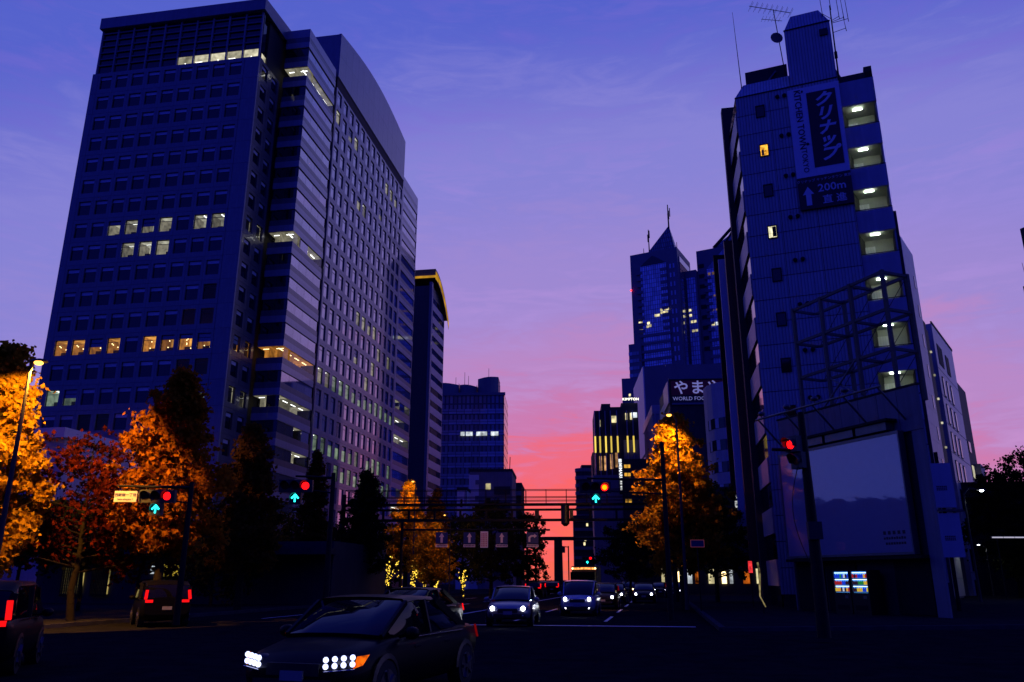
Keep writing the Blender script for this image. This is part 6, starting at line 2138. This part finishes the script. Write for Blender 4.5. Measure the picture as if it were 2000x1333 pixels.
def loft(mb, stations, m=0, closed_ends=True):
    """stations: list of (x, [(y, z), ...half section from bottom to centre line])"""
    rings = []
    for x, half in stations:
        ring = [(x, y, z) for y, z in half] + [(x, -y, z) for y, z in reversed(half[:-1])]
        rings.append(ring)
    k = len(rings[0])
    vs = [p for r in rings for p in r]
    fs = []
    for i in range(len(rings) - 1):
        for j in range(k - 1):
            fs.append((i * k + j, i * k + j + 1, (i + 1) * k + j + 1, (i + 1) * k + j))
        fs.append((i * k + k - 1, i * k, (i + 1) * k, (i + 1) * k + k - 1))
    mb.add(vs, fs, m, True)
    if closed_ends:
        mb.add(rings[0], [tuple(range(k))], m)
        mb.add(rings[-1], [tuple(range(k - 1, -1, -1))], m)


def car(name, label, x, y, yaw, style='sedan', paint='paint_dark', lights='none', cat='car', L=None, W=1.76, group=None, detail=True):
    L = L or {'sedan': 4.6, 'van': 3.9, 'hatch': 4.1}[style]
    H = {'sedan': 1.45, 'van': 1.66, 'hatch': 1.5}[style]
    T = thing(name, label, cat, (x, y, 0.012), yaw, group)
    h = W / 2
    f, r = L / 2, -L / 2
    if style == 'sedan':
        prof = [(r, .62, .86, .80), (r + .12, .40, .95, .90), (r + .75, .24, 1.0, .985), (r + 1.35, .22, .99, 1.0), (-0.2, .22, .96, 1.0), (f - 1.55, .22, .95, 1.0), (f - .95, .23, .90, .985), (f - .4, .26, .80, .95), (f - .12, .32, .68, .86), (f, .42, .58, .70)]
        cab = [(r + .55, 0.99, .60), (r + 1.25, 1.33, .57), (r + 1.75, H - .02, .58), (0.15, H, .60), (0.55, H - .03, .60), (1.35, 0.96, .70)]
        belt = 0.93
    elif style == 'hatch':
        prof = [(r, .55, .98, .86), (r + .1, .36, 1.0, .93), (r + .7, .24, 1.0, .99), (0, .22, .98, 1.0), (f - 1.35, .22, .97, 1.0), (f - .8, .23, .92, .98), (f - .35, .26, .82, .94), (f - .1, .34, .70, .84), (f, .42, .60, .70)]
        cab = [(r + .08, 0.98, .66), (r + .35, 1.35, .60), (r + .8, H - .02, .59), (0.2, H, .60), (0.5, H - .04, .60), (1.3, 0.98, .70)]
        belt = 0.95
    else:
        prof = [(r, .45, 1.05, .9), (r + .1, .3, 1.06, .95), (r + .6, .22, 1.05, 1.0), (0, .22, 1.03, 1.0), (f - 1.0, .22, 1.02, 1.0), (f - .5, .24, .97, .98), (f - .2, .3, .86, .92), (f, .4, .70, .78)]
        cab = [(r + .03, 1.04, .78), (r + .18, 1.5, .70), (r + .6, H - .02, .68), (0.3, H, .69), (0.7, H - .05, .68), (1.45, 1.0, .76)]
        belt = 1.0
    st = []
    for xx, z0, z1, wf in prof:
        w = h * wf
        dz = z1 - z0
        st.append((xx, [(w * .80, z0), (w * .95, z0 + dz * .12), (w, z0 + dz * .42), (w * .985, z0 + dz * .68), (w * .93, z0 + dz * .90), (w * .80, z0 + dz * .985), (w * .4, z1 + 0.012), (0, z1 + 0.02)]))
    bm = MB()
    loft(bm, st)
    bm.obj('body', M[paint], T)
    # greenhouse: glass loft, painted roof skin and pillars over it
    cs = []
    for xx, zt, wt in cab:
        wb = h * .90 if (0 < cab.index((xx, zt, wt)) < len(cab) - 1) else h * .80
        wt_ = h * (wt + .17)
        zb = min(belt, zt - .03)
        cs.append((xx, [(wb, zb - .1), (wb, zb), (wt_ + (wb - wt_) * .12, zt - .09 * (zt - zb) - .02), (wt_ * .93, zt - .015), (wt_ * .5, zt + .005), (0, zt + .01)]))
    gm = MB()
    loft(gm, cs)
    gm.obj('windows', M['car_glass'], T)
    rm = MB()
    mids = cs[2:5] if style == 'sedan' else cs[1:5]
    k = len(mids)
    vs = []
    for xx, half in mids:
        sec = [half[2], half[3], half[4], half[5]]
        ring = [(xx, y_ * 1.012, z_ + .012) for y_, z_ in sec] + [(xx, -y_ * 1.012, z_ + .012) for y_, z_ in reversed(sec[:-1])]
        vs += ring
    n_ = 7
    rm.add(vs, [(i * n_ + j, i * n_ + j + 1, (i + 1) * n_ + j + 1, (i + 1) * n_ + j) for i in range(k - 1) for j in range(n_ - 1)], 0, True)
    rm.obj('roof', M[paint], T)
    for s in (1, -1):
        fp0, fp1 = cs[-1][1][1], cs[-2][1][2]
        MB().beam((cs[-1][0] - .02, s * fp0[0] * 1.02, fp0[1]), (cs[-2][0], s * fp1[0] * 1.012, fp1[1] + .01), .05, .07).obj('front_pillar', M[paint], T)
        rp0, rp1 = cs[0][1][1], cs[1 if style != 'sedan' else 2][1][2]
        MB().beam((cs[0][0] + .05, s * rp0[0] * 1.03, rp0[1] - .02), (cs[1 if style != 'sedan' else 2][0], s * rp1[0] * 1.012, rp1[1] + .01), .07, .12).obj('rear_pillar', M[paint], T)
        m1 = cs[3][1]
        MB().beam((-0.1, s * (m1[1][0] * 1.012), belt - .02), (-0.05, s * m1[2][0] * 1.015, m1[2][1] + .01), .05, .07).obj('door_pillar', M['trim'], T)
        MB().tube((-L * .3, s * h * .955, belt - .045), (L * .17, s * h * .955, belt - .05), .012, n=5).obj('belt_trim', M['chrome'], T)
        mr = MB()
        mr.ball((L * .2, s * (h + .10), belt + .03), .12, 0, 10, 6, .75)
        mr.tube((L * .2, s * h * .9, belt - .02), (L * .2, s * (h + .05), belt + .02), .03, n=6)
        mr.obj('mirror', M[paint], T)
        if detail:
            for dx in (L * .10, -L * .14):
                MB().box(dx - .1, dx + .08, s * h * .985 - .012, s * h * .985 + .012, belt - .19, belt - .165).obj('door_handle', M['chrome'], T)
    wr = .32
    for wx in (f - .85, r + .85):
        for s in (1, -1):
            o = bpy.data.objects.new('wheel', MB().tube((0, -.11, 0), (0, .11, 0), wr, n=24).mesh('wheel', M['tyre']))
            col.objects.link(o)
            o.parent = T
            o.location = (wx, s * (h - .10), wr)
            rim = MB()
            rim.tube((0, s * .112, 0), (0, s * .118, 0), wr * .66, n=16)
            for q in range(5):
                t = q * 2 * math.pi / 5
                rim.beam((0, s * .122, 0), (wr * .62 * math.cos(t), s * .125, wr * .62 * math.sin(t)), .05, .05)
            rim.obj('rim', M['rim'], o)
            ah = MB()
            for q in range(12):
                t0, t1 = math.pi * q / 12 * 1.0, math.pi * (q + 1) / 12
                a0, a1 = wr + .02, wr + .09
                ah.add([(a0 * math.cos(t0), s * .115, a0 * math.sin(t0)), (a1 * math.cos(t0), s * .10, a1 * math.sin(t0)), (a1 * math.cos(t1), s * .10, a1 * math.sin(t1)), (a0 * math.cos(t1), s * .115, a0 * math.sin(t1))], [(0, 1, 2, 3)])
            ah.obj('wheel_arch', M['trim'], o)
    # front end
    zf = {'sedan': .66, 'hatch': .70, 'van': .80}[style]
    MB().box(f - .10, f + .012, -h * .42, h * .42, zf - .16, zf - .01).obj('grille', M['trim'], T)
    MB().box(f - .12, f + .03, -h * .62, h * .62, .34, .46).obj('lower_grille', M['trim'], T)
    MB().box(f + .005, f + .035, -.17, .17, .44, .56).obj('licence_plate', M['plate_white'], T)
    for s in (1, -1):
        hl = MB()
        hx, hy = f - .17, s * h * .66
        hl.ball((hx - (.06 if lights == 'led' else 0), hy, zf), .15 if lights == 'led' else .17, 0, 12, 8, .55)
        lamp = hl.obj('headlight', M['chrome'] if lights != 'led' else M['trim'], T)
        if lights in ('head', 'warm'):
            MB().ball((hx + .13, hy, zf), .085, 0, 10, 6).obj('headlight_bulb', M['beam_white'] if lights == 'head' else M['beam_warm'], lamp)
            MB().ball((f - .05, s * h * .62, .40), .055, 0, 8, 5).obj('fog_lamp', M['beam_white'] if style == 'van' else M['chrome'], lamp)
        if lights == 'led':
            for a in range(4):
                for c in range(2):
                    yy = s * (h * .54 + a * .098)
                    xx = f + .035 - .055 * a
                    MB().ball((xx, yy, zf - .035 + .08 * c + .008 * a), .037, 0, 10, 6).obj('led_lens', M['led_beam'], lamp)
            MB().tube((f + .05, s * h * .52, zf - .10), (f - .12, s * h * .9, zf - .075), .010, n=5).obj('chrome_line', M['chrome'], lamp)
            MB().add([(f - .14, s * h * .86, zf - .07), (f - .24, s * h * .955, zf - .03), (f - .36, s * h * .985, zf + .09), (f - .2, s * h * .88, zf + .075)], [(0, 1, 2, 3), (3, 2, 1, 0)]).obj('indicator', M['indicator'], lamp)
        # rear lamps
        if style == 'sedan':
            tl = MB().box(r - .012, r + .22, s * h * .62 - .17, s * h * .62 + .17, .74, .84)
            tl.obj('tail_light', M['tail_dim'] if lights != 'tail' else M['tail_red'], T)
            MB().beam((r + .10, s * h * .86, .93), (r + .02, s * h * .88, .72), .035, .02).obj('tail_light', M['tail_red'] if lights == 'tail' else M['tail_dim'], T)
        else:
            MB().beam((r + .10, s * h * .84, 1.32), (r - .01, s * h * .88, 1.0), .1, .05).obj('tail_light', M['tail_red'] if lights == 'tail' else M['tail_dim'], T)
            MB().box(r - .02, r + .06, s * h * .72 - .12, s * h * .72 + .14, .88, .98).obj('tail_light', M['tail_red'] if lights == 'tail' else M['tail_dim'], T)
    MB().box(r - .02, r + .01, -.17, .17, .62, .74).obj('licence_plate', M['plate_white'], T)
    return T


def beam(T, L, watts, color=(0.85, 0.9, 1.0), zf=.66):
    """the pool of light thrown by a car's own headlights"""
    ld = bpy.data.lights.new('headlight_beam', 'SPOT')
    ld.energy = watts
    ld.color = color
    ld.spot_size = R(75)
    ld.spot_blend = 0.8
    ld.shadow_soft_size = 0.12
    o = bpy.data.objects.new('headlight_beam', ld)
    col.objects.link(o)
    o.parent = T
    o.location = (L / 2 + .14, 0, zf)
    o.rotation_euler = (0, R(-78), 0)          # spot looks down -z: tip it forward
    return o


def head_to(dx, dy):
    return math.atan2(dy, dx)


HS = head_to(-SD.x, -SD.y)
G_ON = 'oncoming cars'
c1 = car('sedan_car', 'near dark sedan with bright eight-lens headlights and orange side indicator', -2.12, 13.3, head_to(-.316, -.95), 'sedan', 'paint_dark', 'led', W=1.86)
p = at(983, 1188, 31.5)
c2 = car('sedan_car', 'silver sedan with two round white headlights waiting at the stop line', p.x + SD.x * 2.3, 31.5 + SD.y * 2.3, HS + R(4), 'sedan', 'paint_silver', 'head', group=G_ON)
beam(c2, 4.6, 45)
p = at(1127, 1175, 40.5)
c3 = car('compact_van', 'white compact van with lit headlights and fog lamps', p.x + SD.x * 1.95, 40.5 + SD.y * 1.95, HS, 'van', 'paint_white', 'head', cat='van', group=G_ON)
beam(c3, 3.9, 60, zf=.6)
for i, (u, v, Y, sty, pt, li, lab) in enumerate((
        (1176, 1166, 50, 'hatch', 'paint_dark', 'head', 'dark hatchback with lit headlights directly behind the white compact van'),
        (1198, 1158, 62, 'sedan', 'paint_dark', 'head', 'dark sedan with bright headlight behind the dark hatchback'),
        (1257, 1160, 63, 'sedan', 'paint_dark', 'head', 'dark sedan with two bright headlights alone in the kerb lane'),
        (1226, 1148, 92, 'hatch', 'paint_dark', 'warm', 'far hatchback with warm yellow headlights between two dark sedans'),
        (1289, 1147, 88, 'sedan', 'paint_dark', 'head', 'far car with pinkish headlights behind the kerb lane sedan'),
        (1317, 1150, 80, 'hatch', 'paint_dark', 'head', 'far car at the right kerb under the golden ginkgo'))):
    p = at(u, v, Y)
    c = car('far_car', lab, p.x + SD.x * 2.2, Y + SD.y * 2.2, HS, sty, pt, li, group=G_ON, detail=False)
    if i in (2,):
        beam(c, 4.6, 40)
for i, (u, Y, lab) in enumerate(((1047, 84, 'far car seen from behind with red tail lights, first in the left lanes'), (1082, 96, 'far car with red tail lights next to the T-shaped mast'), (1062, 120, 'farthest car with tiny red tail lights under the red sky gap'))):
    p = at(u, 1140, Y)
    car('far_car', lab, p.x, Y, head_to(SD.x, SD.y), 'hatch', 'paint_dark', 'tail', group='cars driving away', detail=False)
p = at(308, 1165, 31)
car('minivan', 'dark minivan with red corner tail lights before the left shops', p.x - 0.7, 33.0, head_to(-.5, .87), 'van', 'paint_dark', 'tail', detail=False)
p = at(3, 1190, 15)
car('minivan', 'dark van cut off by the left picture edge showing one red tail light', p.x - 1.4, 16.8, head_to(-.35, .94), 'van', 'paint_dark', 'tail', detail=False)
p = at(800, 1165, 25)
car('sedan_car', 'dark car behind the near sedan, only its roof showing', p.x, 26.5, head_to(-.3, -.95), 'sedan', 'paint_dark', 'tail', detail=False)
# box truck outlined with small orange lamps
p = at(1138, 1140, 72)
TK = thing('box_truck', 'box truck outlined with orange marker lamps behind the white compact van', 'truck', (p.x, 72, 0.012), HS + R(90))
MB().box(-1.1, 1.1, 1.6, 7.0, .8, 2.85).obj('cargo_box', M['dark_wall'], TK)
b = MB().prism([(-1.05, 0.0), (1.05, 0.0), (1.05, 1.55), (-1.05, 1.55)], 0.45, 2.35)
b.obj('cab', M['paint_dark'], TK)
MB().box(-.92, .92, -.03, -.005, 1.35, 2.15).obj('windscreen', M['car_glass'], TK)
M['marker_orange'] = emat('marker_orange', (1.0, 0.33, 0.08), 1.6, noise=0.9, nscale=6)
MB().box(-1.05, 1.05, 1.48, 1.58, 2.58, 2.74).obj('marker_strip', M['marker_orange'], TK)
for s in (-1, 1):
    MB().ball((s * 1.0, 1.45, 2.66), .09, 0, 8, 5).obj('marker_lamp', M['bulb_warm'], TK)
    MB().ball((s * .75, -.02, .8), .11, 0, 8, 5).obj('headlight', M['chrome'], TK)
    MB().box(s * 1.04 - .03, s * 1.04 + .03, 1.5, 1.56, 1.0, 2.55).obj('marker_strip', M['terracotta'], TK)
for s in (-1, 1):
    for y in (.9, 5.6):
        o = bpy.data.objects.new('wheel', MB().tube((-.14, 0, 0), (.14, 0, 0), .42, n=16).mesh('wheel', M['tyre']))
        col.objects.link(o)
        o.parent = TK
        o.location = (s * .9, y, .42)
# ================================================================== small street things at right
p = at(1497, 1150, 30)
o = thing('lit_banner_pole', 'thin pole with dangling pale lit ribbon on the right pavement', 'pole', (at(1500, 1150, 41).x - 0.3, 41, 0.13), 0)
MB().tube((0, 0, 0), (-.1, 0, 2.6), .03, n=6).obj('pole', M['steel_dark'], o)
M['ribbon_dim'] = emat('ribbon_dim', (0.75, 0.6, 0.25), 0.25, noise=0.9, nscale=4)
b = MB()
pts = [(-.12, -.05, 2.4), (-.05, -.05, 1.9), (-.1, -.05, 1.4), (-.14, -.05, .8), (.1, -.05, .3)]
b.path(pts, [.05, .04, .05, .03, .03], 5)
b.obj('ribbon', M['ribbon_dim'], o)
p = at(1461, 1108, 52)
o = thing('red_lit_sign', 'tiny red lit upright sign low on the narrow dark building', 'sign', (p.x, 51.5, p.z), R(-20))
M['sign_red_lit'] = emat('sign_red_lit', (1.0, 0.04, 0.05), 0.9, noise=0.6, nscale=5)
MB().box(-.12, .12, -.03, .03, -.35, .35).obj('panel', M['sign_red_lit'], o)
MB().box(-.15, .15, .032, .08, -.4, .4).obj('case', M['steel_dark'], o)
MB().tube((0, .06, -p.z + .13), (0, .06, -.4), .03, n=5).obj('post', M['steel_dark'], o)
p = at(1362, 1062, 44)
o = thing('pink_framed_sign', 'small dark street sign with thin pink frame under the golden ginkgo', 'sign', (p.x, 44, p.z), 0)
MB().box(-.35, .35, 0, .06, -.17, .17).obj('panel', M['sign_face_blue'], o)
M['frame_pink'] = emat('frame_pink', (0.8, 0.15, 0.3), 0.12)
MB().box(-.37, .37, -.015, -.002, .17, .195).box(-.37, .37, -.015, -.002, -.195, -.17).box(-.37, -.345, -.015, -.002, -.17, .17).box(.345, .37, -.015, -.002, -.17, .17).obj('frame', M['frame_pink'], o)
MB().tube((0, .08, -p.z + .13), (0, .08, .1), .04, n=6).obj('post', M['steel_dark'], o)

# ================================================================== unseen blocks added to shade the junction and shape reflections
for i, (x, y, w, d, h, lab) in enumerate(((-92, 92, 28, 34, 13.5, 'added low dark block beyond the left picture edge, there to darken the billboard reflection'), (-92, 54, 20, 30, 19.0, 'added stepped dark block beyond the left picture edge, there to darken the billboard reflection'), (-62, -46, 40, 20, 42, 'added dark block behind the viewer to the left, there to shade the junction and reflections'), (-14, -58, 34, 20, 30, 'added dark block straight behind the viewer, there to shade the junction and reflections'), (28, -50, 36, 22, 46, 'added dark block behind the viewer to the right, there to shade the junction and reflections'))):
    o = thing('added_block', lab, 'building', (x, y, 0), 0)
    MB().box(0, w, -d, 0, 0, h).obj('wall', M['dark_wall'], o)
    for k in range(int(h / 4) - 1):
        MB().box(.5, w - .5, 0.002, .2, 4 + 4 * k, 5.8 + 4 * k).obj('window_strip', M['dark_glass'], o)
